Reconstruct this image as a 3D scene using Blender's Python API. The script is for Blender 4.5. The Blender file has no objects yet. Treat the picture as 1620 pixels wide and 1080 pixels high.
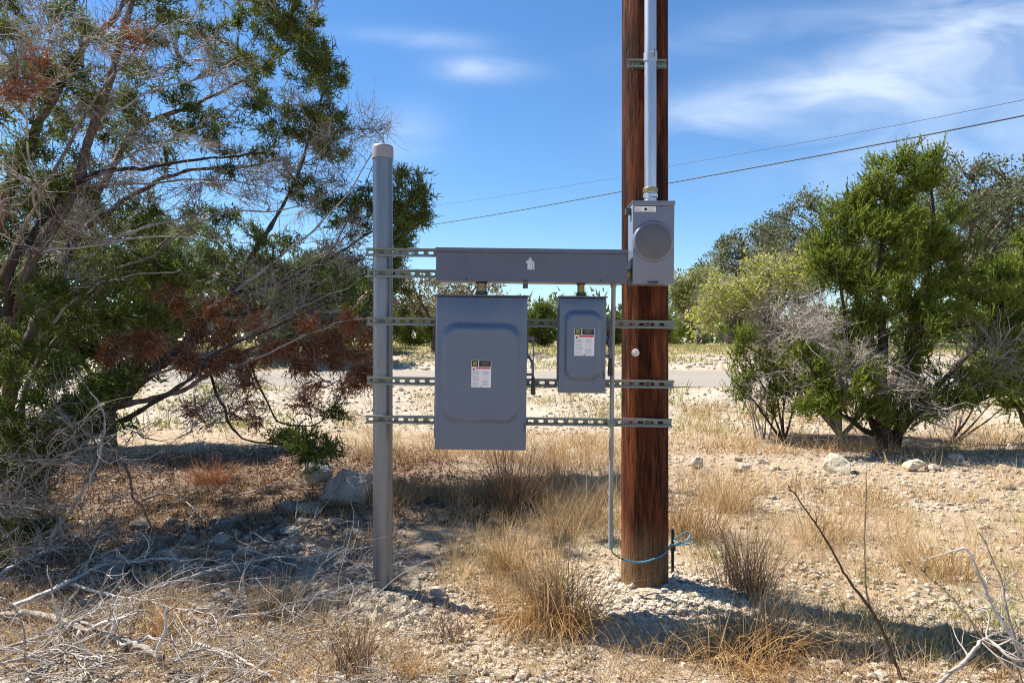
import bpy, bmesh, math, random
import numpy as np
from mathutils import Vector, Matrix

# ------------------------------------------------------------------ camera, sky, sun, exposure
scene = bpy.context.scene
COL = scene.collection
CAM_Z = 1.32
FPX = 1080.0                      # focal length in photograph pixels (24 mm on a 36 mm frame)
cam_d = bpy.data.cameras.new('camera'); cam_d.lens = 24.0; cam_d.sensor_width = 36.0
cam_d.clip_start = 0.05; cam_d.clip_end = 3000
cam = bpy.data.objects.new('camera', cam_d); COL.objects.link(cam)
cam.location = (0, 0, CAM_Z); cam.rotation_euler = (math.radians(90), 0, 0)
scene.camera = cam

SUN_AZ = (-0.905, 0.425)          # horizontal direction towards the sun
SUN_EL = math.radians(53.5)
world = bpy.data.worlds.new('World'); scene.world = world; world.use_nodes = True
wn = world.node_tree.nodes; wl = world.node_tree.links; wn.clear()
w_out = wn.new('ShaderNodeOutputWorld'); w_bg = wn.new('ShaderNodeBackground'); w_bg.inputs['Strength'].default_value = 0.086
sky = wn.new('ShaderNodeTexSky'); sky.sky_type = 'NISHITA'; sky.sun_disc = False
sky.sun_elevation = SUN_EL; sky.sun_rotation = math.atan2(SUN_AZ[0], SUN_AZ[1])
sky.altitude = 300; sky.air_density = 1.0; sky.dust_density = 0.0; sky.ozone_density = 5.0


def wmath(op, a, b=None):
    n = wn.new('ShaderNodeMath'); n.operation = op
    for i, v in enumerate((a, b)):
        if v is None: continue
        if isinstance(v, (int, float)): n.inputs[i].default_value = v
        else: wl.new(v, n.inputs[i])
    return n.outputs[0]


w_tc = wn.new('ShaderNodeTexCoord'); w_sep = wn.new('ShaderNodeSeparateXYZ'); wl.new(w_tc.outputs['Generated'], w_sep.inputs[0])
w_y = wmath('MAXIMUM', w_sep.outputs[1], 0.02)
w_u = wmath('DIVIDE', w_sep.outputs[0], w_y); w_v = wmath('DIVIDE', w_sep.outputs[2], w_y)
w_cmb = wn.new('ShaderNodeCombineXYZ'); wl.new(w_u, w_cmb.inputs[0]); wl.new(w_v, w_cmb.inputs[1])
w_map = wn.new('ShaderNodeMapping'); w_map.inputs['Rotation'].default_value = (0, 0, math.radians(-10)); w_map.inputs['Scale'].default_value = (3.0, 8.5, 1)
wl.new(w_cmb.outputs[0], w_map.inputs[0])
w_noise = wn.new('ShaderNodeTexNoise'); w_noise.inputs['Scale'].default_value = 1.6; w_noise.inputs['Detail'].default_value = 6
w_noise.inputs['Roughness'].default_value = 0.5; w_noise.inputs['Distortion'].default_value = 0.9
wl.new(w_map.outputs[0], w_noise.inputs['Vector'])
w_ramp = wn.new('ShaderNodeMapRange'); w_ramp.inputs[1].default_value = 0.25; w_ramp.inputs[2].default_value = 0.78
wl.new(w_noise.outputs[0], w_ramp.inputs[0])
cl_total = None
# thin cirrus: centre (u, v), radii, tilt, strength, all directions at infinity
for (cu, cv, ru, rv, tilt, s) in ((0.30, 0.333, 0.085, 0.026, 0.06, .85), (0.40, 0.355, 0.15, 0.042, 0.2, .8), (0.58, 0.40, 0.17, 0.085, 0.55, .8), (0.73, 0.42, 0.13, 0.14, 0.3, .6), (0.68, 0.275, 0.22, 0.045, 0.12, .6),
                                  (-0.045, 0.397, 0.065, 0.016, -0.04, 1.0), (-0.14, 0.443, 0.10, 0.014, -0.06, .45), (-0.16, 0.30, 0.06, 0.045, 0.1, .4), (0.36, 0.46, 0.2, 0.03, 0.2, .25)):
    du = wmath('SUBTRACT', w_u, cu); dv = wmath('SUBTRACT', w_v, cv)
    c, s_ = math.cos(tilt), math.sin(tilt)
    a = wmath('DIVIDE', wmath('ADD', wmath('MULTIPLY', du, c), wmath('MULTIPLY', dv, s_)), ru)
    b = wmath('DIVIDE', wmath('SUBTRACT', wmath('MULTIPLY', dv, c), wmath('MULTIPLY', du, s_)), rv)
    d2 = wmath('ADD', wmath('MULTIPLY', a, a), wmath('MULTIPLY', b, b))
    e = wmath('MULTIPLY', wmath('POWER', 2.718, wmath('MULTIPLY', d2, -1.0)), s)
    cl_total = e if cl_total is None else wmath('ADD', cl_total, e)
w_fac = wmath('MULTIPLY', wmath('MULTIPLY', cl_total, w_ramp.outputs[0]), 0.74)
w_fac = wmath('MINIMUM', w_fac, 0.60)
w_mix = wn.new('ShaderNodeMixRGB'); w_mix.inputs[2].default_value = (6.4, 7.0, 7.9, 1)
w_hs = wn.new('ShaderNodeHueSaturation'); w_hs.inputs['Saturation'].default_value = 1.15; wl.new(sky.outputs[0], w_hs.inputs['Color'])
wl.new(w_fac, w_mix.inputs[0]); wl.new(w_hs.outputs[0], w_mix.inputs[1])
wl.new(w_mix.outputs[0], w_bg.inputs[0]); wl.new(w_bg.outputs[0], w_out.inputs[0])

sun_d = bpy.data.lights.new('sun', 'SUN'); sun_d.energy = 5.0; sun_d.angle = math.radians(0.53); sun_d.color = (1.0, 0.945, 0.86)
sun = bpy.data.objects.new('sun', sun_d); COL.objects.link(sun)
sdir = Vector((SUN_AZ[0] * math.cos(SUN_EL), SUN_AZ[1] * math.cos(SUN_EL), math.sin(SUN_EL)))
sun.rotation_euler = sdir.to_track_quat('Z', 'Y').to_euler(); sun.location = sdir * 30
vs = scene.view_settings; vs.view_transform = 'Standard'; vs.look = 'None'; vs.exposure = 1.02; vs.gamma = 1.0; vs.use_curve_mapping = False
scene.cycles.max_bounces = 6; scene.cycles.diffuse_bounces = 4; scene.cycles.transmission_bounces = 4
scene.cycles.use_denoising = True; scene.cycles.denoiser = 'OPENIMAGEDENOISE'; scene.cycles.denoising_input_passes = 'RGB_ALBEDO_NORMAL'; scene.cycles.denoising_prefilter = 'NONE'; scene.cycles.filter_width = 1.05
scene.cycles.sample_clamp_indirect = 4.0

# ------------------------------------------------------------------ helpers
R = np.random.default_rng(7)


def P(px, py, d):
    """a point seen at photo pixel (px, py) standing d metres away"""
    return np.array(((px - 810) / FPX * d, d, CAM_Z + (540 - py) / FPX * d))


def prop(o, label=None, cat=None, group=None, kind=None):
    if label: o['label'] = label
    if cat: o['category'] = cat
    if group: o['group'] = group
    if kind: o['kind'] = kind
    return o


def empty(name, loc=(0, 0, 0), roty=0.0, rotz=0.0):
    o = bpy.data.objects.new(name, None); COL.objects.link(o); o.location = [float(c) for c in loc]
    o.rotation_euler = (0, roty, rotz); o.empty_display_size = 0.05
    return o


class MB:
    """collects numpy vertices and faces; build() links them as one mesh object"""
    def __init__(s): s.v = []; s.f = []; s.a = []; s.n = 0
    def add(s, v, f, a=None):
        v = np.asarray(v, float).reshape(-1, 3); f = np.asarray(f, int)
        s.v.append(v); s.f.append(f + s.n); s.n += len(v)
        s.a.append(np.zeros(len(v)) if a is None else np.broadcast_to(np.asarray(a, float), (len(v),)))
        return s
    def mesh(s, name, mat, smooth=True):
        v = np.concatenate(s.v); me = bpy.data.meshes.new(name)
        loops = np.concatenate([f.ravel() for f in s.f]); tot = np.concatenate([np.full(len(f), f.shape[1]) for f in s.f])
        start = np.concatenate(([0], np.cumsum(tot)[:-1]))
        me.vertices.add(len(v)); me.vertices.foreach_set('co', v.ravel().astype(np.float32))
        me.loops.add(len(loops)); me.loops.foreach_set('vertex_index', loops.astype(np.int32))
        me.polygons.add(len(tot)); me.polygons.foreach_set('loop_start', start.astype(np.int32)); me.polygons.foreach_set('loop_total', tot.astype(np.int32))
        me.polygons.foreach_set('use_smooth', np.full(len(tot), smooth))
        at = me.attributes.new('rnd', 'FLOAT', 'POINT'); at.data.foreach_set('value', np.concatenate(s.a).astype(np.float32))
        me.update(calc_edges=True)
        if mat: me.materials.append(mat)
        return me
    def build(s, name, mat, parent=None, smooth=True):
        o = bpy.data.objects.new(name, s.mesh(name, mat, smooth)); COL.objects.link(o)
        if parent: o.parent = parent
        return o


def bobj(name, bm, mat, parent=None, smooth=True, bevel=0.0):
    if bevel:
        bmesh.ops.bevel(bm, geom=[e for e in bm.edges if e.is_manifold and e.calc_face_angle(0) > 0.6], offset=bevel, segments=2, affect='EDGES', profile=0.6)
    bmesh.ops.recalc_face_normals(bm, faces=bm.faces)
    me = bpy.data.meshes.new(name); bm.to_mesh(me); bm.free()
    if smooth:
        me.polygons.foreach_set('use_smooth', [True] * len(me.polygons))
        me.set_sharp_from_angle(angle=math.radians(38))
    me.materials.append(mat)
    o = bpy.data.objects.new(name, me); COL.objects.link(o)
    if parent: o.parent = parent
    return o


def bx(bm, x0, x1, y0, y1, z0, z1):
    m = Matrix.Translation(((x0 + x1) / 2, (y0 + y1) / 2, (z0 + z1) / 2)) @ Matrix.Diagonal((abs(x1 - x0), abs(y1 - y0), abs(z1 - z0), 1))
    bmesh.ops.create_cube(bm, size=1, matrix=m); return bm


def cyl(bm, p0, p1, r, seg=20, r2=None):
    a, b = Vector(p0), Vector(p1); d = b - a
    m = Matrix.Translation((a + b) / 2) @ d.to_track_quat('Z', 'Y').to_matrix().to_4x4()
    bmesh.ops.create_cone(bm, cap_ends=True, segments=seg, radius1=r, radius2=r if r2 is None else r2, depth=d.length, matrix=m); return bm


def lathe(bm, prof, p=(0, 0, 0), axis='Z', seg=32):
    """prof = [(radius, height)...] turned round an axis through p"""
    rings = []
    for r, h in prof:
        ring = []
        for k in range(seg):
            a = 2 * math.pi * k / seg; c, s = r * math.cos(a), r * math.sin(a)
            q = (c, s, h) if axis == 'Z' else (c, -h, s)      # axis Y: height goes towards the viewer
            ring.append(bm.verts.new((q[0] + p[0], q[1] + p[1], q[2] + p[2])))
        rings.append(ring)
    for a, b in zip(rings, rings[1:]):
        for k in range(seg): bm.faces.new((a[k], a[(k + 1) % seg], b[(k + 1) % seg], b[k]))
    bm.faces.new(rings[0]); bm.faces.new(rings[-1]); return bm


def spline(pts, k):
    """Catmull-Rom through pts, k samples evenly in parameter"""
    p = np.asarray(pts, float)
    if len(p) == 2: return p[0] + (p[1] - p[0]) * np.linspace(0, 1, k)[:, None]
    q = np.vstack((2 * p[0] - p[1], p, 2 * p[-1] - p[-2])); t = np.linspace(0, len(p) - 1 - 1e-6, k); i = t.astype(int); u = (t - i)[:, None]
    a, b, c, d = q[i], q[i + 1], q[i + 2], q[i + 3]
    return 0.5 * (2 * b + (c - a) * u + (2 * a - 5 * b + 4 * c - d) * u ** 2 + (3 * b - a - 3 * c + d) * u ** 3)


def unit(a): return a / np.maximum(np.linalg.norm(a, axis=-1, keepdims=True), 1e-9)


def tubes(mb, pts, rad, sides=6, rnd=None, rough=0.0, rng=R):
    """pts (N,K,3), rad (N,K): N tapered tubes"""
    pts = np.asarray(pts, float); rad = np.asarray(rad, float)
    if pts.ndim == 2: pts = pts[None]; rad = rad[None]
    N, K, _ = pts.shape
    t = np.empty_like(pts); t[:, 1:-1] = pts[:, 2:] - pts[:, :-2]; t[:, 0] = pts[:, 1] - pts[:, 0]; t[:, -1] = pts[:, -1] - pts[:, -2]; t = unit(t)
    ref = np.where(np.abs(t[:, :1, 2:3]) > 0.8, np.array([[[1., 0, 0]]]), np.array([[[0, 0, 1.]]]))[:, 0]
    us = np.empty_like(pts); u = ref
    for k in range(K):
        u = unit(u - (u * t[:, k]).sum(-1, keepdims=True) * t[:, k]); us[:, k] = u
    ws = np.cross(t, us)
    an = np.arange(sides) * 2 * np.pi / sides
    rr = rad[:, :, None] * np.ones(sides)
    if rough: rr = rr * (1 + rough * (rng.random((N, 1, sides)) - 0.5) + rough * .6 * (rng.random((N, K, sides)) - 0.5))
    v = pts[:, :, None] + rr[..., None] * (us[:, :, None] * np.cos(an)[:, None] + ws[:, :, None] * np.sin(an)[:, None])
    i = np.arange(N)[:, None, None] * (K * sides); k = np.arange(K - 1)[None, :, None] * sides; s = np.arange(sides)[None, None]
    s2 = (s + 1) % sides
    f = np.stack(np.broadcast_arrays(i + k + s, i + k + s2, i + k + sides + s2, i + k + sides + s), -1).reshape(-1, 4)
    a = None if rnd is None else np.repeat(np.broadcast_to(np.asarray(rnd, float), (N,)), K * sides)
    mb.add(v, f, a); return mb


def curves(p0, d0, L, K=5, wander=0.35, trop=(0, 0, 0), rng=R):
    N = len(p0); pts = np.empty((N, K, 3)); pts[:, 0] = p0; d = unit(np.asarray(d0, float)); L = np.broadcast_to(np.asarray(L, float), (N,))
    for k in range(1, K):
        d = unit(d + wander * rng.normal(size=(N, 3)) * 0.6 + np.asarray(trop)); pts[:, k] = pts[:, k - 1] + d * (L / (K - 1))[:, None]
    return pts


def sample_on(pts, n, rng=R, lo=0.1, hi=1.0):
    N, K, _ = pts.shape; i = rng.integers(0, N, n); t = (lo + (hi - lo) * rng.random(n)) * (K - 1) * 0.9999; k = t.astype(int); u = (t - k)[:, None]
    a, b = pts[i, k], pts[i, np.minimum(k + 1, K - 1)]
    return a + (b - a) * u, unit(b - a), i


def fnoise(x, y, seed=0, octaves=3):
    """smooth value noise about -1..1"""
    out = np.zeros(np.broadcast(x, y).shape); amp = 1.0; tot = 0
    for o in range(octaves):
        xi = np.floor(x); yi = np.floor(y); fx = x - xi; fy = y - yi; fx = fx * fx * (3 - 2 * fx); fy = fy * fy * (3 - 2 * fy)
        def h(a, b):
            q = np.sin(a * 127.1 + b * 311.7 + (seed + o) * 74.7) * 43758.5453; return (q - np.floor(q)) * 2 - 1
        out = out + amp * ((h(xi, yi) * (1 - fx) + h(xi + 1, yi) * fx) * (1 - fy) + (h(xi, yi + 1) * (1 - fx) + h(xi + 1, yi + 1) * fx) * fy)
        tot += amp; amp *= 0.5; x = x * 2.03; y = y * 2.03
    return out / tot


# ------------------------------------------------------------------ materials
def newmat(name):
    m = bpy.data.materials.new(name); m.use_nodes = True; nt = m.node_tree
    return m, nt, nt.nodes['Principled BSDF']


def ramp(nt, fac, cols, interp='LINEAR'):
    r = nt.nodes.new('ShaderNodeValToRGB'); r.color_ramp.interpolation = interp
    while len(r.color_ramp.elements) < len(cols): r.color_ramp.elements.new(0.5)
    for e, (p, c) in zip(r.color_ramp.elements, cols): e.position = p; e.color = (*c, 1)
    nt.links.new(fac, r.inputs[0]); return r.outputs[0]


def noise(nt, scale, detail=4, rough=0.55, vec=None, dist=0.0, stretch=None, coord='Object'):
    n = nt.nodes.new('ShaderNodeTexNoise'); n.inputs['Scale'].default_value = scale; n.inputs['Detail'].default_value = detail
    n.inputs['Roughness'].default_value = rough; n.inputs['Distortion'].default_value = dist
    tc = nt.nodes.new('ShaderNodeTexCoord'); v = tc.outputs[coord]
    if stretch:
        mp = nt.nodes.new('ShaderNodeMapping'); mp.inputs['Scale'].default_value = stretch; nt.links.new(v, mp.inputs[0]); v = mp.outputs[0]
    nt.links.new(v, n.inputs['Vector']); return n.outputs[0]


def mixc(nt, fac, a, b, mode='MIX'):
    m = nt.nodes.new('ShaderNodeMixRGB'); m.blend_type = mode
    for i, v in enumerate((fac, a, b)):
        if isinstance(v, (int, float)): m.inputs[i].default_value = v
        elif isinstance(v, tuple): m.inputs[i].default_value = (*v, 1)
        else: nt.links.new(v, m.inputs[i])
    return m.outputs[0]


def bump(nt, bsdf, h, strength=0.3, dist=0.01):
    b = nt.nodes.new('ShaderNodeBump'); b.inputs['Strength'].default_value = strength; b.inputs['Distance'].default_value = dist
    nt.links.new(h, b.inputs['Height']); nt.links.new(b.outputs[0], bsdf.inputs['Normal'])


def attr(nt, name='rnd'):
    a = nt.nodes.new('ShaderNodeAttribute'); a.attribute_name = name; return a.outputs['Fac']


def simple(name, c, rough=0.6, metal=0.0, var=0.12, scale=14, bmp=0.0, bscale=120, spec=0.5):
    m, nt, b = newmat(name)
    n = noise(nt, scale, 5)
    lo = tuple(x * (1 - var) for x in c); hi = tuple(min(1, x * (1 + var)) for x in c)
    nt.links.new(ramp(nt, n, ((0.3, lo), (0.7, hi))), b.inputs['Base Color'])
    b.inputs['Roughness'].default_value = rough; b.inputs['Metallic'].default_value = metal; b.inputs['Specular IOR Level'].default_value = spec
    if bmp: bump(nt, b, noise(nt, bscale, 3), bmp, 0.002)
    return m


def leafmat(name, cols, trans=0.35, rough=0.6):
    m, nt, b = newmat(name)
    col = ramp(nt, attr(nt), cols); nt.links.new(col, b.inputs['Base Color']); b.inputs['Roughness'].default_value = rough; b.inputs['Specular IOR Level'].default_value = 0.25
    tr = nt.nodes.new('ShaderNodeBsdfTranslucent'); nt.links.new(col, tr.inputs[0])
    mx = nt.nodes.new('ShaderNodeMixShader'); mx.inputs[0].default_value = trans
    nt.links.new(b.outputs[0], mx.inputs[1]); nt.links.new(tr.outputs[0], mx.inputs[2])
    nt.links.new(mx.outputs[0], nt.nodes['Material Output'].inputs[0]); return m


def barkmat(name, cols, scale=30, stretch=(1, 1, 1), bmp=0.7):
    m, nt, b = newmat(name)
    n = noise(nt, scale, 6, 0.65, stretch=stretch); a = attr(nt)
    mm = nt.nodes.new('ShaderNodeMath'); mm.operation = 'MULTIPLY_ADD'; mm.inputs[1].default_value = 0.5
    nt.links.new(a, mm.inputs[0]); ad = nt.nodes.new('ShaderNodeMath'); ad.operation = 'SUBTRACT'; nt.links.new(n, ad.inputs[0]); ad.inputs[1].default_value = 0.25; nt.links.new(ad.outputs[0], mm.inputs[2])
    nt.links.new(ramp(nt, mm.outputs[0], cols), b.inputs['Base Color']); b.inputs['Roughness'].default_value = 0.85; b.inputs['Specular IOR Level'].default_value = 0.2
    bump(nt, b, n, bmp, 0.01); return m


M_DARKDISC = simple('dull_grey_cover', (0.10, 0.105, 0.12), 0.5, 0.0, 0.1, 12)
M_BLACK = simple('black_plastic', (0.012, 0.012, 0.013), 0.45)
M_DARKMETAL = simple('dark_weathered_steel', (0.09, 0.08, 0.075), 0.55, 0.5, 0.3, 40)
M_BRASS = simple('brass_fitting', (0.30, 0.25, 0.13), 0.45, 0.7, 0.3, 60)
M_PVC = simple('grey_pvc', (0.27, 0.285, 0.27), 0.55, 0, 0.12, 8)
M_CAP = simple('grey_plastic_cap', (0.27, 0.265, 0.28), 0.5, 0, 0.06, 20)
M_BLUE = simple('blue_wire_sheath', (0.085, 0.235, 0.31), 0.4, 0, 0.15, 20)
M_RUSTROD = simple('rusty_rod', (0.06, 0.045, 0.04), 0.7, 0.4, 0.4, 60)
M_PAPER = simple('label_paper', (0.78, 0.78, 0.80), 0.6, 0, 0.03, 30)
M_INK = simple('label_ink', (0.012, 0.012, 0.014), 0.5)
M_YEL = simple('label_yellow', (0.62, 0.50, 0.05), 0.5)
M_RED = simple('label_red', (0.50, 0.05, 0.04), 0.5)
M_TXT = simple('label_text_grey', (0.40, 0.40, 0.44), 0.6)
M_TXTW = simple('label_text_white', (0.16, 0.15, 0.12), 0.6)
M_WHITE = simple('white_paint_smudge', (0.62, 0.64, 0.70), 0.7, 0, 0.1, 60)
M_REFL = simple('white_reflector', (0.75, 0.75, 0.73), 0.25, 0, 0.05, 60)
M_CABLE = simple('line_cable', (0.035, 0.035, 0.04), 0.6)
M_ROPEWIRE = simple('tin_plate_tag', (0.5, 0.5, 0.5), 0.4, 0.6)


def enamel(name, c, rough):
    m, nt, b = newmat(name)
    n1 = noise(nt, 1.0, 6, 0.6, stretch=(16, 16, 1.2)); n2 = noise(nt, 5, 5, 0.6); n3 = noise(nt, 70, 4, 0.6)
    col = ramp(nt, n2, ((0.3, tuple(x * .92 for x in c)), (0.7, tuple(x * 1.07 for x in c))))
    col = mixc(nt, ramp(nt, n1, ((0.45, (0, 0, 0)), (0.8, (0.30,) * 3))), col, tuple(x * .55 + .10 for x in c))
    col = mixc(nt, ramp(nt, n3, ((0.66, (0, 0, 0)), (0.80, (0.35,) * 3))), col, tuple(x * .6 for x in c))
    nt.links.new(col, b.inputs['Base Color']); nt.links.new(ramp(nt, n1, ((0.3, (rough - .04,) * 3), (0.8, (rough + .16,) * 3))), b.inputs['Roughness']); return m


M_BOX = enamel('grey_enamel', (0.098, 0.135, 0.205), 0.25)
M_BOX_D = enamel('grey_enamel_wireway', (0.092, 0.103, 0.150), 0.36)
M_METER = enamel('grey_enamel_meter', (0.165, 0.188, 0.242), 0.32)


def galv(name, base, metal=0.55, rough=0.5):
    m, nt, b = newmat(name)
    n1 = noise(nt, 18, 6, 0.6, stretch=(1, 1, 0.12)); n2 = noise(nt, 160, 3, 0.5)
    c = mixc(nt, 0.25, ramp(nt, n1, ((0.25, tuple(x * 0.72 for x in base)), (0.75, tuple(x * 1.2 for x in base)))),
             ramp(nt, n2, ((0.3, tuple(x * 0.85 for x in base)), (0.7, tuple(x * 1.12 for x in base)))))
    nt.links.new(c, b.inputs['Base Color']); b.inputs['Metallic'].default_value = metal
    nt.links.new(ramp(nt, n1, ((0.2, (rough - .08,) * 3), (0.8, (rough + .08,) * 3))), b.inputs['Roughness']); bump(nt, b, n1, 0.08, 0.003); return m


M_GALV = galv('galvanised_post', (0.18, 0.20, 0.235), 0.7, 0.36)
M_STRUT = galv('galvanised_strut', (0.20, 0.22, 0.205), 0.5, 0.5)
M_RISER = galv('galvanised_riser', (0.55, 0.57, 0.60), 0.8, 0.36)


def polemat():
    m, nt, b = newmat('treated_pole_wood')
    streak = noise(nt, 1.0, 7, 0.62, stretch=(20, 20, 1.7), dist=0.7); fine = noise(nt, 1.0, 5, 0.6, stretch=(120, 120, 9), dist=.4); big = noise(nt, 1.0, 4, 0.6, stretch=(6, 6, 1.1), dist=.6)
    c = ramp(nt, streak, ((0.30, (0.008, 0.004, 0.003)), (0.47, (0.045, 0.012, 0.006)), (0.58, (0.175, 0.048, 0.017)), (0.78, (0.38, 0.13, 0.045))))
    c = mixc(nt, 0.45, c, ramp(nt, fine, ((0.36, (0.008, 0.004, 0.003)), (0.7, (0.21, 0.062, 0.022)))))
    c = mixc(nt, ramp(nt, big, ((0.44, (0, 0, 0)), (0.64, (0.85,) * 3))), c, (0.008, 0.0045, 0.004))
    cr = noise(nt, 1.0, 3, 0.5, stretch=(15, 15, 0.5), dist=0.5); crack = ramp(nt, cr, ((0.485, (0, 0, 0)), (0.495, (.8,) * 3), (0.505, (0, 0, 0))))
    c = mixc(nt, crack, c, (0.004, 0.003, 0.002))
    tc = nt.nodes.new('ShaderNodeTexCoord'); sp = nt.nodes.new('ShaderNodeSeparateXYZ'); nt.links.new(tc.outputs['Object'], sp.inputs[0])
    ad = nt.nodes.new('ShaderNodeMath'); ad.operation = 'MULTIPLY_ADD'; ad.inputs[1].default_value = 0.5; nt.links.new(streak, ad.inputs[0]); nt.links.new(sp.outputs[2], ad.inputs[2])
    low = ramp(nt, ad.outputs[0], ((0.42, (0.85,) * 3), (0.66, (0, 0, 0))))
    c = mixc(nt, low, c, ramp(nt, fine, ((0.3, (0.10, 0.055, 0.03)), (0.7, (0.32, 0.19, 0.095)))))
    nt.links.new(c, b.inputs['Base Color']); b.inputs['Roughness'].default_value = 0.8; b.inputs['Specular IOR Level'].default_value = 0.12
    bump(nt, b, mixc(nt, crack, mixc(nt, 0.5, streak, fine), (0, 0, 0)), 0.85, 0.014); return m


M_POLE = polemat()

# leaves
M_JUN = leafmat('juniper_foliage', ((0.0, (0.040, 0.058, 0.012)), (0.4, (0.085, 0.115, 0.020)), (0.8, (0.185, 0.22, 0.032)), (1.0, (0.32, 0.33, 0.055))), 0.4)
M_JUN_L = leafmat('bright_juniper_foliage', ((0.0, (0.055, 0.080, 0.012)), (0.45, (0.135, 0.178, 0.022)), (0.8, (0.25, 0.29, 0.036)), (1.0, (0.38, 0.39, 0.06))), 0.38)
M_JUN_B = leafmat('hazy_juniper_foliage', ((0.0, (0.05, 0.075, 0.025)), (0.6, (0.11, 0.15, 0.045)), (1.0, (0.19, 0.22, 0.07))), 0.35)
M_DEAD = leafmat('dead_juniper_foliage', ((0.0, (0.12, 0.042, 0.018)), (0.5, (0.31, 0.115, 0.045)), (1.0, (0.52, 0.23, 0.10))), 0.3)
M_OAK = leafmat('live_oak_foliage', ((0.0, (0.06, 0.072, 0.03)), (0.5, (0.135, 0.15, 0.07)), (1.0, (0.25, 0.255, 0.14))), 0.3)
M_OAK_Y = leafmat('fresh_oak_foliage', ((0.0, (0.12, 0.135, 0.04)), (0.5, (0.27, 0.285, 0.09)), (1.0, (0.44, 0.43, 0.16))), 0.35)
M_OAK_B = leafmat('sparse_oak_foliage', ((0.0, (0.13, 0.11, 0.06)), (0.5, (0.22, 0.19, 0.10)), (1.0, (0.34, 0.30, 0.16))), 0.3)
M_BUD = leafmat('yellow_green_buds', ((0.0, (0.230, 0.253, 0.046)), (0.5, (0.414, 0.425, 0.092)), (1.0, (0.575, 0.552, 0.161))), 0.4)
M_BARK = barkmat('juniper_bark', ((0.1, (0.016, 0.011, 0.009)), (0.4, (0.062, 0.042, 0.032)), (0.62, (0.155, 0.105, 0.078)), (0.9, (0.34, 0.26, 0.20))), 26, (1.8, 1.8, 0.3), 0.9)
M_TWIG = barkmat('grey_dead_twig', ((0.1, (0.13, 0.105, 0.088)), (0.45, (0.31, 0.265, 0.225)), (0.9, (0.54, 0.49, 0.44))), 40)
M_DRIFT = barkmat('bleached_fallen_wood', ((0.05, (0.09, 0.07, 0.055)), (0.3, (0.28, 0.24, 0.20)), (0.55, (0.50, 0.455, 0.40)), (0.9, (0.70, 0.66, 0.60))), 55, (1, 1, 1), 0.9)
M_OAKBARK = barkmat('oak_bark', ((0.1, (0.035, 0.027, 0.023)), (0.5, (0.10, 0.078, 0.062)), (0.9, (0.20, 0.165, 0.135))), 6)
M_STEM = barkmat('dark_weed_stem', ((0.1, (0.05, 0.032, 0.022)), (0.5, (0.12, 0.08, 0.055)), (0.9, (0.26, 0.19, 0.13))), 60)
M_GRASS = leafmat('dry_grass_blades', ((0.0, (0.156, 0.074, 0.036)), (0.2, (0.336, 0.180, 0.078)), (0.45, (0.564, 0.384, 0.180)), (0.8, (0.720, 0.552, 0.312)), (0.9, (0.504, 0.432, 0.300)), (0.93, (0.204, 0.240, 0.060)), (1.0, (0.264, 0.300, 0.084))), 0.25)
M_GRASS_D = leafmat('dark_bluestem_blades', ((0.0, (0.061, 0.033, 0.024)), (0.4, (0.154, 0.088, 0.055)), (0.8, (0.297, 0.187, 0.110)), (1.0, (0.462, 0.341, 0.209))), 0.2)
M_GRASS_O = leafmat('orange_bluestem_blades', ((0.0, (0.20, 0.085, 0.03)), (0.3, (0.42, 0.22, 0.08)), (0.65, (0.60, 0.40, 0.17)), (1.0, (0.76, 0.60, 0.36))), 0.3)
M_LITTER = leafmat('brown_needle_litter', ((0.0, (0.05, 0.026, 0.016)), (0.4, (0.13, 0.066, 0.036)), (0.8, (0.26, 0.145, 0.08)), (1.0, (0.38, 0.25, 0.16))), 0.05)
M_FIELD = leafmat('pasture_grass', ((0.0, (0.20, 0.20, 0.06)), (0.5, (0.36, 0.34, 0.11)), (1.0, (0.55, 0.47, 0.21))), 0.3)


def rockmat(name, cols):
    m, nt, b = newmat(name)
    n = noise(nt, 9, 7, 0.65); n2 = noise(nt, 60, 4, 0.6); a = attr(nt)
    inf = nt.nodes.new('ShaderNodeObjectInfo')
    mm = nt.nodes.new('ShaderNodeMath'); mm.operation = 'MULTIPLY_ADD'; mm.inputs[1].default_value = 0.35; nt.links.new(a, mm.inputs[0]); nt.links.new(n, mm.inputs[2])
    m2 = nt.nodes.new('ShaderNodeMath'); m2.operation = 'MULTIPLY_ADD'; m2.inputs[1].default_value = 0.25; nt.links.new(inf.outputs['Random'], m2.inputs[0]); nt.links.new(mm.outputs[0], m2.inputs[2])
    c = ramp(nt, m2.outputs[0], cols); c = mixc(nt, 0.35, c, ramp(nt, n2, ((0.3, tuple(x * .55 for x in cols[0][1])), (0.7, cols[-1][1]))))
    nt.links.new(c, b.inputs['Base Color']); b.inputs['Roughness'].default_value = 0.9; b.inputs['Specular IOR Level'].default_value = 0.2
    bump(nt, b, mixc(nt, 0.5, n, n2), 0.9, 0.03); return m


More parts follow.
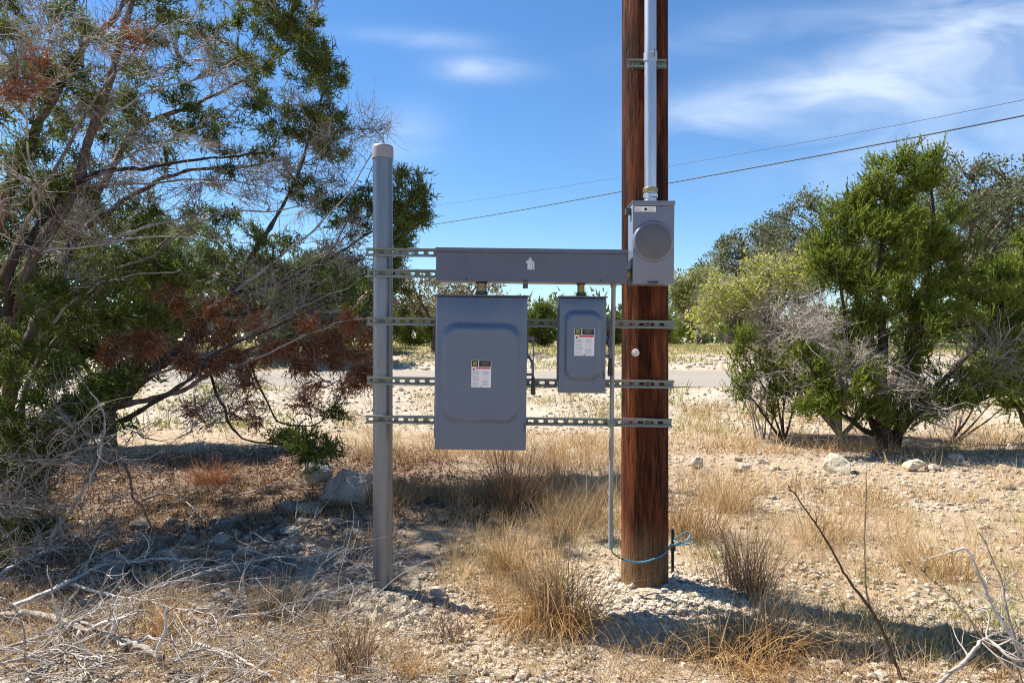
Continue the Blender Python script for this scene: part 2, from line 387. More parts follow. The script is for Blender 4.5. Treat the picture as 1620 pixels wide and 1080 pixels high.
M_ROCK = rockmat('limestone', ((0.30, (0.20, 0.145, 0.10)), (0.55, (0.38, 0.295, 0.20)), (0.80, (0.52, 0.43, 0.315)), (1.0, (0.64, 0.57, 0.46))))
M_GRAVEL = rockmat('limestone_gravel', ((0.25, (0.22, 0.155, 0.105)), (0.5, (0.40, 0.31, 0.215)), (0.80, (0.56, 0.475, 0.36)), (1.05, (0.70, 0.625, 0.50))))
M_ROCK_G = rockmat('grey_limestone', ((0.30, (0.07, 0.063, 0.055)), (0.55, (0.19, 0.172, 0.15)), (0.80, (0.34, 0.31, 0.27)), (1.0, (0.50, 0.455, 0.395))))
M_ROCK_Y = rockmat('yellow_limestone', ((0.30, (0.38, 0.25, 0.13)), (0.55, (0.55, 0.42, 0.25)), (0.80, (0.69, 0.58, 0.40)), (1.0, (0.78, 0.71, 0.56))))


def groundmat():
    m, nt, b = newmat('caliche_ground')
    n1 = noise(nt, 1.3, 6, 0.6); n2 = noise(nt, 9, 6, 0.65); n3 = noise(nt, 55, 5, 0.7)
    c = ramp(nt, n2, ((0.28, (0.22, 0.155, 0.10)), (0.45, (0.37, 0.275, 0.18)), (0.6, (0.49, 0.39, 0.27)), (0.78, (0.60, 0.51, 0.39))))
    c = mixc(nt, ramp(nt, n1, ((0.4, (0, 0, 0)), (0.7, (0.45,) * 3))), c, (0.46, 0.355, 0.24))
    pale = attr(nt, 'pale'); c = mixc(nt, pale, c, ramp(nt, n2, ((0.3, (0.44, 0.385, 0.30)), (0.55, (0.58, 0.525, 0.43)), (0.75, (0.68, 0.63, 0.54)))))
    lit = attr(nt, 'litter'); c = mixc(nt, lit, c, ramp(nt, n3, ((0.3, (0.055, 0.030, 0.02)), (0.55, (0.16, 0.088, 0.05)), (0.75, (0.30, 0.19, 0.115)))))
    gr = attr(nt, 'turf'); c = mixc(nt, gr, c, ramp(nt, n2, ((0.3, (0.20, 0.17, 0.075)), (0.7, (0.42, 0.35, 0.17)))))
    c = mixc(nt, 0.35, c, ramp(nt, n3, ((0.25, (0.10, 0.06, 0.04)), (0.5, (0.36, 0.265, 0.175)), (0.75, (0.62, 0.53, 0.41)))))
    nt.links.new(c, b.inputs['Base Color']); b.inputs['Roughness'].default_value = 0.95; b.inputs['Specular IOR Level'].default_value = 0.15
    bump(nt, b, mixc(nt, 0.5, n2, n3), 0.8, 0.03); return m


def roadmat():
    m, nt, b = newmat('chip_seal_road')
    n1 = noise(nt, 0.6, 5, 0.6, stretch=(0.12, 2.6, 1)); n2 = noise(nt, 40, 4, 0.7)
    c = mixc(nt, 0.4, ramp(nt, n1, ((0.3, (0.215, 0.185, 0.145)), (0.7, (0.32, 0.28, 0.225)))), ramp(nt, n2, ((0.3, (0.19, 0.165, 0.13)), (0.7, (0.38, 0.335, 0.27)))))
    nt.links.new(c, b.inputs['Base Color']); b.inputs['Roughness'].default_value = 0.9; bump(nt, b, n2, 0.4, 0.01); return m


M_GROUND = groundmat(); M_ROAD = roadmat()

# ------------------------------------------------------------------ terrain
YP = [-60, 5, 7, 9.3, 10.2, 12.1, 12.6, 19.4, 20.0, 23.5, 28, 60, 900]
ZP = [0.0, 0.0, 0.015, 0.04, 0.12, 0.46, 0.50, 0.50, 0.54, 0.90, 1.08, 1.12, 1.2]
POLE_X, POLE_Y, POLE_R = 0.70, 3.60, 0.121
POST_X, POST_Y, POST_R = -0.668, 3.53, 0.0505


def terr(x, y):
    x = np.asarray(x, float); y = np.asarray(y, float)
    z = np.interp(y + 0.5 * fnoise(x * 0.25, y * 0.1, 3), YP, ZP)
    road = np.clip((y - 12.2) / 0.5, 0, 1) * np.clip((19.9 - y) / 0.5, 0, 1)
    amp = 1 - road
    z = z + amp * (0.035 * fnoise(x * 0.8, y * 0.8, 11, 3) + 0.010 * fnoise(x * 5, y * 5, 17, 2))
    r2 = ((x - POLE_X - 0.02) / 0.50) ** 2 + ((y - POLE_Y + 0.12) / 0.42) ** 2
    z = z + 0.068 * np.exp(-r2)
    z = z + 0.05 * np.exp(-((x - POST_X - 0.05) / 0.35) ** 2 - ((y - POST_Y + 0.1) / 0.25) ** 2)
    z = z + 0.10 * np.exp(-((x + 1.15) / 0.5) ** 2 - ((y - 5.2) / 0.5) ** 2)
    return np.where(road > 0.98, 0.485, z)


def axis(lo, hi, dlo, dhi, step, grow):
    mid = list(np.arange(dlo, dhi + 1e-6, step)); a = []; s = step; v = dhi
    while v < hi: s *= grow; v += s; a.append(v)
    b = []; s = step; v = dlo
    while v > lo: s *= grow; v -= s; b.append(v)
    return np.array(b[::-1] + mid + a)


gx = axis(-700, 700, -3.4, 3.4, 0.05, 1.06); gy = axis(-60, 900, 2.1, 5.4, 0.042, 1.045)
GX, GY = np.meshgrid(gx, gy); GZ = terr(GX, GY)
near = np.exp(-np.maximum(0, np.hypot(GX, GY - 3) - 5) / 3)
GZ = GZ + near * 0.008 * fnoise(GX * 14, GY * 14, 23, 2) * (GY < 11)
mb = MB(); nx = len(gx); ny = len(gy); ii, jj = np.meshgrid(np.arange(nx - 1), np.arange(ny - 1)); q = (jj * nx + ii).ravel()
mb.add(np.stack((GX, GY, GZ), -1).reshape(-1, 3), np.stack((q, q + 1, q + nx + 1, q + nx), -1))
ground = mb.build('ground', M_GROUND); prop(ground, 'dry caliche ground with pale rubble and brown leaf litter', kind='structure')


def addattr(o, name, val):
    at = o.data.attributes.new(name, 'FLOAT', 'POINT'); at.data.foreach_set('value', val.ravel().astype(np.float32))


def litter_at(x, y):
    a = np.exp(-(((x + 3.2 - .28 * (y - 5)) / 2.7) ** 2 + ((y - 6.0) / 2.3) ** 2) ** 2) + 0.8 * np.exp(-((x + 0.15) / 0.75) ** 2 - ((y - 5.4) / 0.55) ** 2) + 0.55 * np.exp(-((x - 5.0) / 1.9) ** 2 - ((y - 8.8) / 0.8) ** 2)
    a = a + 0.6 * np.exp(-((x + 2.2) / 1.1) ** 2 - ((y - 3.1) / .6) ** 2)
    return np.clip(a * (1.15 + 0.6 * fnoise(x * 2.2, y * 3.5, 5, 3)), 0, 0.97)


def pale_at(x, y):
    a = 0.9 * np.exp(-((x - POLE_X - .02) / 0.55) ** 2 - ((y - POLE_Y + 0.15) / 0.5) ** 2) + np.clip((y - 9.4) / 0.8, 0, 1) * np.clip((12.6 - y) / 0.4, 0, 1) + 0.9 * np.clip((y - 19.3) / 0.3, 0, 1) * np.clip((23.2 - y) / 1.5, 0, 1)
    a = a + 0.55 * np.exp(-((x + 0.2) / 0.9) ** 2 - ((y - 2.9) / 0.6) ** 2)
    return np.clip(a * (0.8 + 0.6 * fnoise(x * 1.1, y * 1.1, 8, 3)), 0, 0.9)


addattr(ground, 'litter', litter_at(GX, GY)); addattr(ground, 'pale', pale_at(GX, GY))
addattr(ground, 'turf', np.clip((GY - 22.5) / 2.5, 0, 1) * np.clip(0.9 + 0.3 * fnoise(GX * .5, GY * .5, 9), 0, 1))
mb = MB(); xs = np.linspace(-90, 90, 181); ys = np.linspace(12.55, 19.35, 15); RX, RY = np.meshgrid(xs, ys)
RY = RY + (0.12 * fnoise(RX * 0.7, RY * 0 + 3.3, 31, 3)) * (np.abs(RY - 15.95) > 3.0)
ii, jj = np.meshgrid(np.arange(180), np.arange(14)); q = (jj * 181 + ii).ravel()
mb.add(np.stack((RX, RY, 0.490 + 0.020 * (1 - ((RY - 15.95) / 3.5) ** 2)), -1).reshape(-1, 3), np.stack((q, q + 1, q + 182, q + 181), -1))
prop(mb.build('road', M_ROAD), 'pale chip seal country road crossing behind the meter rack', kind='structure')

# ------------------------------------------------------------------ pole, post, struts
pole = empty('utility_pole', (POLE_X, POLE_Y, 0))
prop(pole, 'tall reddish brown treated wood utility pole standing in a gravel mound', 'utility pole')
zz = np.concatenate((np.linspace(-0.05, 4.2, 150), np.linspace(4.4, 9.2, 12))); th = np.arange(72) / 72 * 2 * np.pi
TH, ZZ = np.meshgrid(th, zz)
per = lambda f, s: 0.5 * (fnoise(np.cos(TH) * f + 9, np.sin(TH) * f + ZZ * 0.7, s, 2) + fnoise(np.sin(TH) * f + ZZ * .5, np.cos(TH) * f, s + 5, 2))
PR = POLE_R * (1.012 - 0.008 * ZZ) * (1 + 0.012 * per(2, 3) + 0.014 * np.minimum(0, per(14, 9)))
mb = MB(); K = len(zz); q = (np.arange(K - 1)[:, None] * 72 + np.arange(72)[None]).ravel(); q2 = (np.arange(K - 1)[:, None] * 72 + (np.arange(72)[None] + 1) % 72).ravel()
mb.add(np.stack((PR * np.cos(TH), PR * np.sin(TH), ZZ), -1).reshape(-1, 3), np.stack((q, q2, q2 + 72, q + 72), -1))
cap_v = np.stack((PR[-1] * np.cos(th), PR[-1] * np.sin(th), np.full(72, 9.2)), -1); mb.add(cap_v, np.arange(72)[None])
mb.build('shaft', M_POLE, pole)
bm = bmesh.new(); lathe(bm, ((0.0195, -0.004), (0.0195, 0.006), (0.017, 0.009)), (0, 0, 0), 'Y', 24)
rf = bobj('reflector', bm, M_REFL, pole); rf.location = (-0.066, -0.103, 1.262); rf.rotation_euler = (0, 0, -0.45)
prop(rf, 'round white reflector button nailed to the pole')
bm = bmesh.new(); lathe(bm, ((0.006, 0), (0.006, 0.003), (0.002, 0.006)), (0, -0.010, 0), 'Y', 12); bobj('nail', bm, M_ROPEWIRE, rf)

post = empty('steel_post', (POST_X, POST_Y, 0)); prop(post, 'round galvanised steel post with grey cap at the rack\'s left end', 'post')
bm = bmesh.new(); lathe(bm, ((POST_R, 0.0), (POST_R, 1.2), (POST_R, 2.30)), seg=48); bobj('pipe', bm, M_GALV, post)
bm = bmesh.new(); lathe(bm, ((0.0545, 2.262), (0.0545, 2.315), (0.0525, 2.325), (0.046, 2.331), (0.02, 2.334), (0.002, 2.335)), seg=48); bobj('cap', bm, M_CAP, post)

ROLL = 0.0125


def strut_mesh(length, h=0.0413, dep=0.0206, holes=True, off=0.0):
    """slotted channel along +X from 0, open towards -Y, web at y = 0"""
    bm = bmesh.new(); t = 0.0026
    def loop(pts):
        vs_ = [bm.verts.new((x, 0, z)) for x, z in pts]
        return [bm.edges.new((vs_[i], vs_[(i + 1) % len(vs_)])) for i in range(len(vs_))]
    ed = loop([(0, -h / 2), (length, -h / 2), (length, h / 2), (0, h / 2)])
    if holes:
        x = 0.025 + off
        while x < length - 0.02:
            r = 0.007; a = 0.0075; pts = []
            for k in range(7): an = -math.pi / 2 + math.pi * k / 6; pts.append((x + a + r * math.cos(an), r * math.sin(an)))
            for k in range(7): an = math.pi / 2 + math.pi * k / 6; pts.append((x - a + r * math.cos(an), r * math.sin(an)))
            ed += loop(pts[::-1]); x += 0.0508
    bmesh.ops.triangle_fill(bm, use_beauty=True, use_dissolve=False, edges=ed)
    r = bmesh.ops.extrude_face_region(bm, geom=bm.faces[:]); bmesh.ops.translate(bm, vec=(0, -t, 0), verts=[v for v in r['geom'] if isinstance(v, bmesh.types.BMVert)])
    for s in (1, -1):
        z0 = s * h / 2; z1 = s * (h / 2 - t)
        bx(bm, 0, length, -dep, -t - 0.0001, min(z0, z1), max(z0, z1))                       # flange
        zi0, zi1 = s * (h / 2 - t - 0.0001), s * (h / 2 - 0.0095)
        bx(bm, 0, length, -dep, -dep + t, min(zi0, zi1), max(zi0, zi1))                      # in-turned lip
        zi2 = s * (h / 2 - 0.0095 + t); bx(bm, 0, length, -dep + t + .0001, -dep + 0.007, min(zi1, zi2), max(zi1, zi2))
    return bm


WEB_Y = 3.477
for (x0, x1, z, lab) in ((-0.742, 0.818, 1.774, 'slotted steel strut channel topmost on the post, behind the wireway'),
                         (-0.735, 0.818, 1.667, 'slotted strut channel second from the top, behind the wireway\'s lower half'),
                         (-0.736, 0.825, 1.424, 'slotted strut channel behind the upper part of both switch boxes'),
                         (-0.736, 0.822, 1.122, 'slotted strut channel level with the big box\'s lever grip'),
                         (-0.742, 0.812, 0.926, 'lowest slotted strut channel crossing behind the big box\'s bottom')):
    s = empty('strut_channel', (x0, WEB_Y, z), ROLL); prop(s, lab, 'strut channel', 'strut channels between post and pole')
    bobj('channel', strut_mesh(x1 - x0), M_STRUT, s, smooth=False)
    for bxp, mt in ((POST_X - x0, M_DARKMETAL), (POLE_X - 0.01 - x0, M_DARKMETAL)):
        bm = bmesh.new(); cyl(bm, (bxp, -0.0035, 0), (bxp, -0.0065, 0), 0.0155, 20); w = bobj('washer', bm, M_STRUT, s)
        bm = bmesh.new(); cyl(bm, (bxp, -0.0068, 0), (bxp, -0.016, 0), 0.0105, 6); bobj('bolt', bm, mt, w, smooth=False)

sb = empty('strut_bracket', (0.585, POLE_Y - 0.1425, 2.722), ROLL); prop(sb, 'short strut bracket holding the riser high on the pole', 'bracket')
bobj('channel', strut_mesh(0.195, 0.0413, 0.0206, True), M_STRUT, sb, smooth=False)
bm = bmesh.new(); bx(bm, 0.03, 0.16, 0.0005, 0.028, -0.018, 0.018); bobj('spacer', bm, M_DARKMETAL, sb)

# ------------------------------------------------------------------ boxes


def rrect(w, h, r, n=6):
    pts = []
    for cx, cz, a0 in ((w / 2 - r, h / 2 - r, 0), (-w / 2 + r, h / 2 - r, 90), (-w / 2 + r, -h / 2 + r, 180), (w / 2 - r, -h / 2 + r, 270)):
        for k in range(n + 1): a = math.radians(a0 + 90 * k / n); pts.append((cx + r * math.cos(a), cz + r * math.sin(a)))
    return pts


def door_mesh(w, h, pw, ph, pcx, pcz, pr, rise, slope, ret=0.028):
    """pressed door: flat rim, raised rounded panel, sides folded back; front at y = 0, centre at 0"""
    bm = bmesh.new(); n = 6
    rings = []
    def ring(pts, y): rings.append([bm.verts.new((x, y, z)) for x, z in pts])
    def sh(p): return [(x + pcx, z + pcz) for x, z in p]
    ring(rrect(w, h, 0.004, n), ret); ring(rrect(w, h, 0.004, n), 0.004); ring(rrect(w - 0.004, h - 0.004, 0.004, n), 0.001); ring(rrect(w - 0.008, h - 0.008, 0.004, n), 0.0)
    ring(sh(rrect(pw + 2 * slope + 0.004, ph + 2 * slope + 0.004, pr + slope, n)), 0.0)
    for k in range(0, 7):
        t = k / 6; e = t * t * (3 - 2 * t); o = slope * (1 - t)
        ring(sh(rrect(pw + 2 * o, ph + 2 * o, pr + o, n)), -rise * e)
    ring(sh(rrect(pw - 0.01, ph - 0.01, pr, n)), -rise)
    for a, b in zip(rings, rings[1:]):
        for k in range(len(a)): bm.faces.new((a[k], a[(k + 1) % len(a)], b[(k + 1) % len(a)], b[k]))
    bm.faces.new(rings[-1]); return bm


def flat(bm, x0, x1, z0, z1, y): bx(bm, x0, x1, y - 0.0004, y, z0, z1); return bm


def sticker(parent, cx, cz, y, w, h):
    """printed warning label; the print stands in thin layers on the paper"""
    bm = bmesh.new(); flat(bm, cx - w / 2, cx + w / 2, cz - h / 2, cz + h / 2, y); lab = bobj('warning_label', bm, M_PAPER, parent, smooth=False)
    prop(lab, 'white printed label with black header and yellow square emblem')
    T = cz + h / 2; L = cx - w / 2; y1 = y - 0.0006; y2 = y - 0.0012; y3 = y - 0.0018; y4 = y - 0.0024
    bm = bmesh.new(); flat(bm, L + 0.02 * w, L + 0.34 * w, T - 0.235 * h, T - 0.01 * h, y1); flat(bm, L + 0.385 * w, L + 0.98 * w, T - 0.235 * h, T - 0.01 * h, y1); bobj('header', bm, M_INK, lab, smooth=False)
    cxl, czl = L + 0.18 * w, T - 0.12 * h; e = 0.095 * w
    bm = bmesh.new(); flat(bm, cxl - e, cxl + e, czl - e, czl + e, y2); bobj('emblem', bm, M_YEL, lab, smooth=False)
    bm = bmesh.new(); flat(bm, cxl - e * .78, cxl + e * .78, czl - e * .78, czl + e * .78, y3); bobj('emblem_field', bm, M_INK, lab, smooth=False)
    bm = bmesh.new(); flat(bm, cxl - e * .36, cxl + e * .36, czl - e * .36, czl + e * .36, y4); bobj('emblem_centre', bm, M_YEL, lab, smooth=False)
    bm = bmesh.new()
    for k, (a, b) in enumerate(((.50, .86), (.46, .92), (.54, .88), (.5, .80))):
        z = T - (0.045 + 0.04 * k) * h; flat(bm, L + a * w, L + b * w, z - 0.010 * h, z + 0.008 * h, y2)
    prop(bobj('header_print', bm, M_TXTW, lab, smooth=False), kind='stuff')
    bm = bmesh.new(); flat(bm, L + 0.22 * w, L + 0.97 * w, T - 0.315 * h, T - 0.255 * h, y1); bobj('red_band', bm, M_RED, lab, smooth=False)
    bm = bmesh.new(); flat(bm, L + 0.07 * w, L + 0.16 * w, T - 0.36 * h, T - 0.30 * h, y1); bobj('lightning_mark', bm, M_INK, lab, smooth=False)
    bm = bmesh.new(); rr = random.Random(3)
    for c0, c1 in ((0.05, 0.46), (0.54, 0.95)):
        z = 0.40
        while z < 0.95:
            if rr.random() < 0.85: flat(bm, L + c0 * w, L + (c1 - rr.random() * 0.12) * w, T - (z + 0.010) * h, T - z * h, y1)
            z += 0.026
    prop(bobj('fine_print', bm, M_TXT, lab, smooth=False), kind='stuff')
    bm = bmesh.new(); flat(bm, L + .47 * w, L + .53 * w, T - .985 * h, T - .95 * h, y1); bobj('print_mark', bm, M_INK, lab, smooth=False)


def switch_box(name, label, x0, x1, z0, z1, front, pw, ph, pcz, hub_r, labpos, labsize, handle):
    cx, cz = (x0 + x1) / 2, (z0 + z1) / 2; w, h = x1 - x0, z1 - z0; back = WEB_Y - 0.0215
    t = empty(name, (cx, front, cz), ROLL); prop(t, label, 'switch box', 'safety switch boxes on the rack')
    D = back - front
    bm = bmesh.new(); bx(bm, -w / 2 + 0.004, w / 2 - 0.004, 0.012, D, -h / 2 + 0.006, h / 2 - 0.004); bobj('enclosure', bm, M_BOX, t, bevel=0.003)
    bm = bmesh.new(); bx(bm, -w / 2 - 0.004, w / 2 + 0.004, -0.011, D - 0.002, h / 2 - 0.0035, h / 2 + 0.003); bobj('rain_lid', bm, M_BOX_D, t, bevel=0.001)
    d = bobj('door', door_mesh(w - 0.002, h - 0.008, pw, ph, 0.0, pcz, 0.045 if pw > .2 else .03, 0.024, 0.034 if pw > .2 else .028), M_BOX, t); d.location = (0, 0, -0.003)
    bm = bmesh.new(); zz_ = -h / 2 + 0.085 * (h / .74) + 0.02; bx(bm, w / 2 - 0.0125, w / 2 - 0.0085, -0.0015, 0.001, zz_, zz_ + 0.03); bobj('latch_slot', bm, M_INK, t, smooth=False)
    bm = bmesh.new(); bx(bm, w / 2 - 0.012, w / 2 - 0.006, -0.004, 0.001, zz_ - 0.012, zz_ + 0.004); bobj('latch_tab', bm, M_BOX_D, t, smooth=False)
    bm = bmesh.new(); bx(bm, -w / 2 - 0.006, -w / 2 + 0.003, 0.03, 0.05, -h / 2 + 0.05, h / 2 - 0.05); bobj('hinge', bm, M_BOX_D, t, bevel=0.001)
    sticker(t, labpos[0] - cx, labpos[1] - cz, -0.0245, *labsize)
    # side operating lever
    s = handle; xr = w / 2
    hd = empty('lever', (0, 0, 0)); hd.parent = t
    bm = bmesh.new(); bx(bm, xr - 0.003, xr + 0.006, 0.03, 0.10, s['top'] - 0.10, s['top'] + 0.012); bobj('plate', bm, M_BOX_D, hd, bevel=0.001)
    bm = bmesh.new(); bx(bm, xr + 0.004, xr + s['out'] + 0.004, 0.035, 0.041, s['top'] - 0.008, s['top'] + 0.006); bobj('bracket', bm, M_BOX_D, hd, bevel=0.001)
    bm = bmesh.new(); bx(bm, xr + s['out'] - 0.003, xr + s['out'] + 0.003, 0.037, 0.045, s['grip'] + 0.02, s['top'] + 0.006); bobj('rod', bm, M_BOX_D, hd, bevel=0.001)
    mbx = MB(); a = np.array(((xr - 0.002, 0.045, s['grip'] + 0.115), (xr + 0.012, 0.04, s['grip'] + 0.10), (xr + s['out'] - 0.004, 0.03, s['grip'] + 0.065), (xr + s['out'] - 0.001, 0.026, s['grip'] + 0.005)))
    tubes(mbx, spline(a, 9), np.full(9, 0.0065), 8); mbx.build('arm', M_BOX_D, hd)
    bm = bmesh.new(); bx(bm, xr - 0.002, xr + s['out'] - 0.004, 0.036, 0.044, s['grip'] + 0.012, s['grip'] + 0.024); bobj('stop_bar', bm, M_BOX_D, hd, bevel=0.001)
    bm = bmesh.new(); bx(bm, xr + s['out'] - 0.011, xr + s['out'] + 0.013, 0.012, 0.036, s['grip'] - 0.075, s['grip'] + 0.008)
    for v in bm.verts:
        if v.co.z > s['grip'] - 0.03: v.co.x = (v.co.x - xr - s['out']) * 0.62 + xr + s['out'] - 0.001
    bobj('grip', bm, M_BLACK, hd, bevel=0.003)
    bm = bmesh.new(); bx(bm, xr + s['out'] - 0.008, xr + s['out'] + 0.010, 0.014, 0.034, s['grip'] - 0.079, s['grip'] - 0.0752); bobj('grip_end', bm, M_DARKMETAL, hd)
    return t


switch_box('disconnect_switch', 'large grey safety switch box with lever, hung left below the wireway', -0.3655, 0.0715, 0.803, 1.5385, 3.25, 0.318, 0.420, 0.0, 0.029,
           ((761.5 - 810) / FPX * 3.238, CAM_Z + (540 - 591) / FPX * 3.238), (0.093, 0.128), dict(top=0.168, out=0.030, grip=-0.025))
switch_box('disconnect_switch', 'small grey safety switch box beside the wooden pole', 0.2245, 0.452, 1.071, 1.5345, 3.28, 0.135, 0.290, 0.0, 0.02,
           ((924 - 810) / FPX * 3.268, CAM_Z + (540 - 541) / FPX * 3.268), (0.095, 0.130), dict(top=0.128, out=0.024, grip=-0.07))

wf = 3.30; wx0, wx1 = -0.3675, 0.558; wz0, wz1 = 1.611, 1.770; wcx, wcz = (wx0 + wx1) / 2, (wz0 + wz1) / 2 - 0.004
ww = empty('wireway', (wcx, wf, wcz), ROLL); prop(ww, 'long grey steel wireway trough above both switch boxes', 'wireway')
W2, H2 = (wx1 - wx0) / 2, (wz1 - wz0) / 2
bm = bmesh.new(); bx(bm, -W2 + 0.002, W2 - 0.002, 0.004, 0.155, -H2 + 0.003, H2 - 0.002); bobj('trough', bm, M_BOX_D, ww, bevel=0.002)
bm = bmesh.new(); bx(bm, -W2, W2, 0.0, 0.0035, -H2, H2 - 0.019); bx(bm, -W2, W2, 0.0036, 0.02, -H2, -H2 + 0.0025); bobj('front_cover', bm, M_BOX_D, ww, smooth=False)
bm = bmesh.new(); bx(bm, -W2 - 0.003, W2 + 0.003, -0.008, 0.157, H2 - 0.0015, H2 + 0.002); bx(bm, -W2 - 0.003, W2 + 0.003, -0.008, -0.005, H2 - 0.018, H2 - 0.0016); bobj('drip_hood', bm, M_BOX_D, ww, smooth=False)
for sx in (-0.315, 0.335):
    bm = bmesh.new(); lathe(bm, ((0.005, 0), (0.005, 0.003), (0.003, 0.005)), (sx, -0.0002, -H2 + 0.012), 'Y', 12); bobj('cover_screw', bm, M_DARKMETAL, ww)
# white scuffed remnant of a sticker on the cover
rs = random.Random(5); bm = bmesh.new(); sx0 = (838.5 - 810) / FPX * 3.3 - wcx; sz0 = CAM_Z + (540 - 417) / FPX * 3.3 - wcz
for (a0, a1, b0, b1) in ((-0.018, 0.018, 0.006, 0.012), (-0.012, -0.006, -0.028, 0.006), (-0.004, 0.0025, -0.022, 0.0055), (0.004, 0.011, -0.029, 0.0055), (0.016, 0.020, -0.030, 0.012),
                         (-0.008, 0.012, 0.0125, 0.017), (-0.011, 0.004, 0.0175, 0.0215), (-0.002, 0.008, 0.022, 0.027), (-0.006, 0.000, 0.0275, 0.031), (-0.018, -0.0125, 0.000, 0.0055), (-0.003, 0.0035, -0.030, -0.0225)):
    flat(bm, sx0 + a0, sx0 + a1, sz0 + b0, sz0 + b1, -0.0004)
bmesh.ops.subdivide_edges(bm, edges=bm.edges, cuts=2)
for v in bm.verts: v.co.x += rs.uniform(-.0012, .0012); v.co.z += rs.uniform(-.0012, .0012)
prop(bobj('scuff_mark', bm, M_WHITE, ww, smooth=False), 'white scuffed remnant of a peeled sticker', kind='stuff')
bm = bmesh.new(); hx = (831.5 - 810) / FPX * 3.29 - wcx; bx(bm, hx - 0.0125, hx + 0.0125, -0.012, -0.004, -H2 - 0.032, -H2 - 0.006); lk = bobj('padlock', bm, M_DARKMETAL, ww, bevel=0.002)
mbx = MB(); an = np.linspace(0, np.pi, 11); tubes(mbx, np.stack((hx + 0.009 * np.cos(an), np.full(11, -0.008), -H2 - 0.007 + 0.016 * np.sin(an)), -1), np.full(11, 0.0022), 8); mbx.build('shackle', M_DARKMETAL, lk)

for (px, zt, zb, r, yy, lab) in ((762, 1.612, 1.5425, 0.0285, 3.36, 'threaded pipe nipple joining wireway to the large switch box'), (919, 1.607, 1.538, 0.0205, 3.37, 'thinner pipe nipple joining wireway to the small switch box')):
    cx = (px - 810) / FPX * yy; npl = empty('pipe_nipple', (cx, yy, zb)); prop(npl, lab, 'pipe fitting', 'pipe nipples under the wireway')
    hh = zt - zb; bm = bmesh.new(); lathe(bm, ((r * .86, 0.0), (r * .86, hh)), seg=28); bobj('pipe', bm, M_BRASS, npl)
    for a, b in ((0.0, 0.024), (hh - 0.009, hh)):
        bm = bmesh.new(); lathe(bm, ((r, a), (r * 1.04, a + .002), (r * 1.04, b - .002), (r, b)), seg=12); bobj('locknut', bm, M_DARKMETAL, npl, smooth=False)

# meter socket
mf = 3.30; mx0, mx1 = 0.5845, 0.784; mz0, mz1 = 1.597, 1.998; mcx, mcz = (mx0 + mx1) / 2, (mz0 + mz1) / 2
ms = empty('meter_socket', (mcx, mf, mcz), ROLL * 0.5); prop(ms, 'grey electric meter socket box with round blank cover, on the pole', 'meter box')
W2, H2 = (mx1 - mx0) / 2, (mz1 - mz0) / 2
bm = bmesh.new(); bx(bm, -W2 + 0.002, W2 - 0.002, 0.006, 0.153, -H2 + 0.002, H2 - 0.004); bobj('enclosure', bm, M_METER, ms, bevel=0.003)
bm = bmesh.new(); bx(bm, -W2, W2, 0.0, 0.0055, -H2, H2 - 0.024); bobj('front_cover', bm, M_METER, ms, bevel=0.0015)
bm = bmesh.new(); bx(bm, -W2 - 0.003, W2 + 0.003, -0.005, 0.157, H2 - 0.0035, H2 + 0.001); bx(bm, -W2 - 0.003, W2 + 0.003, -0.005, -0.002, H2 - 0.023, H2 - 0.0036); bobj('top_hood', bm, M_METER, ms, bevel=0.001)
dcx = (1034 - 810) / FPX * 3.285 - mcx; dcz = CAM_Z + (540 - 381.5) / FPX * 3.285 - mcz
bm = bmesh.new(); lathe(bm, ((0.101, -0.0002), (0.0985, 0.006), (0.0945, 0.011), (0.0925, 0.014), (0.0895, 0.0155), (0.0872, 0.014)), (dcx, 0, dcz), 'Y', 64); bobj('sealing_ring', bm, M_METER, ms)
bm = bmesh.new(); lathe(bm, ((0.0868, 0.0), (0.0868, 0.014), (0.084, 0.0155), (0.04, 0.0165), (0.006, 0.017), (0.001, 0.0168)), (dcx, 0, dcz), 'Y', 64); bobj('blank_disc', bm, M_DARKDISC, ms)
bm = bmesh.new(); flat(bm, -W2 + 0.007, -W2 + 0.110, H2 - 0.052, H2 - 0.026, -0.0004); st = bobj('sticker', bm, M_PAPER, ms, smooth=False)
bm = bmesh.new()
for k in range(5):
    z = H2 - 0.031 - 0.0042 * k; flat(bm, -W2 + 0.010, -W2 + 0.040 - 0.003 * (k % 2), z - 0.0014, z, -0.001); flat(bm, -W2 + 0.072, -W2 + 0.105 - 0.006 * (k % 3), z - 0.0014, z, -0.001)
prop(bobj('fine_print', bm, M_TXT, st, smooth=False), kind='stuff')
bm = bmesh.new(); lathe(bm, ((0.0075, 0), (0.0075, 0.0008)), (-W2 + 0.061, -0.0004, H2 - 0.040), 'Y', 16); bobj('warning_mark', bm, M_INK, st)
bm = bmesh.new(); bx(bm, 0.001 - 0.03, 0.026, -0.016, -0.0005, -H2 + 0.008, -H2 + 0.013)
for v in bm.verts:
    if v.co.y < -0.01: v.co.x *= 0.7; v.co.z -= 0.006
hs = bobj('hasp', bm, M_DARKMETAL, ms, bevel=0.001)
mbx = MB(); an = np.linspace(0, 2 * np.pi, 15); tubes(mbx, np.stack((-0.002 + 0.006 * np.cos(an), np.full(15, -0.010), -H2 - 0.003 + 0.007 * np.sin(an)), -1), np.full(15, 0.0016), 6); mbx.build('seal_ring', M_DARKMETAL, hs)
for z in (0.165, 0.135, -0.045, -0.075):
    bm = bmesh.new(); cyl(bm, (W2 - 0.001, 0.03, z), (W2 + 0.007, 0.03, z), 0.005, 6); bobj('side_screw', bm, M_DARKMETAL, ms, smooth=False)
bm = bmesh.new(); bx(bm, -W2 - 0.024, -W2 + 0.001, 0.060, 0.10, H2 - 0.052, H2 - 0.022); bobj('side_bracket', bm, M_DARKMETAL, ms, bevel=0.002)
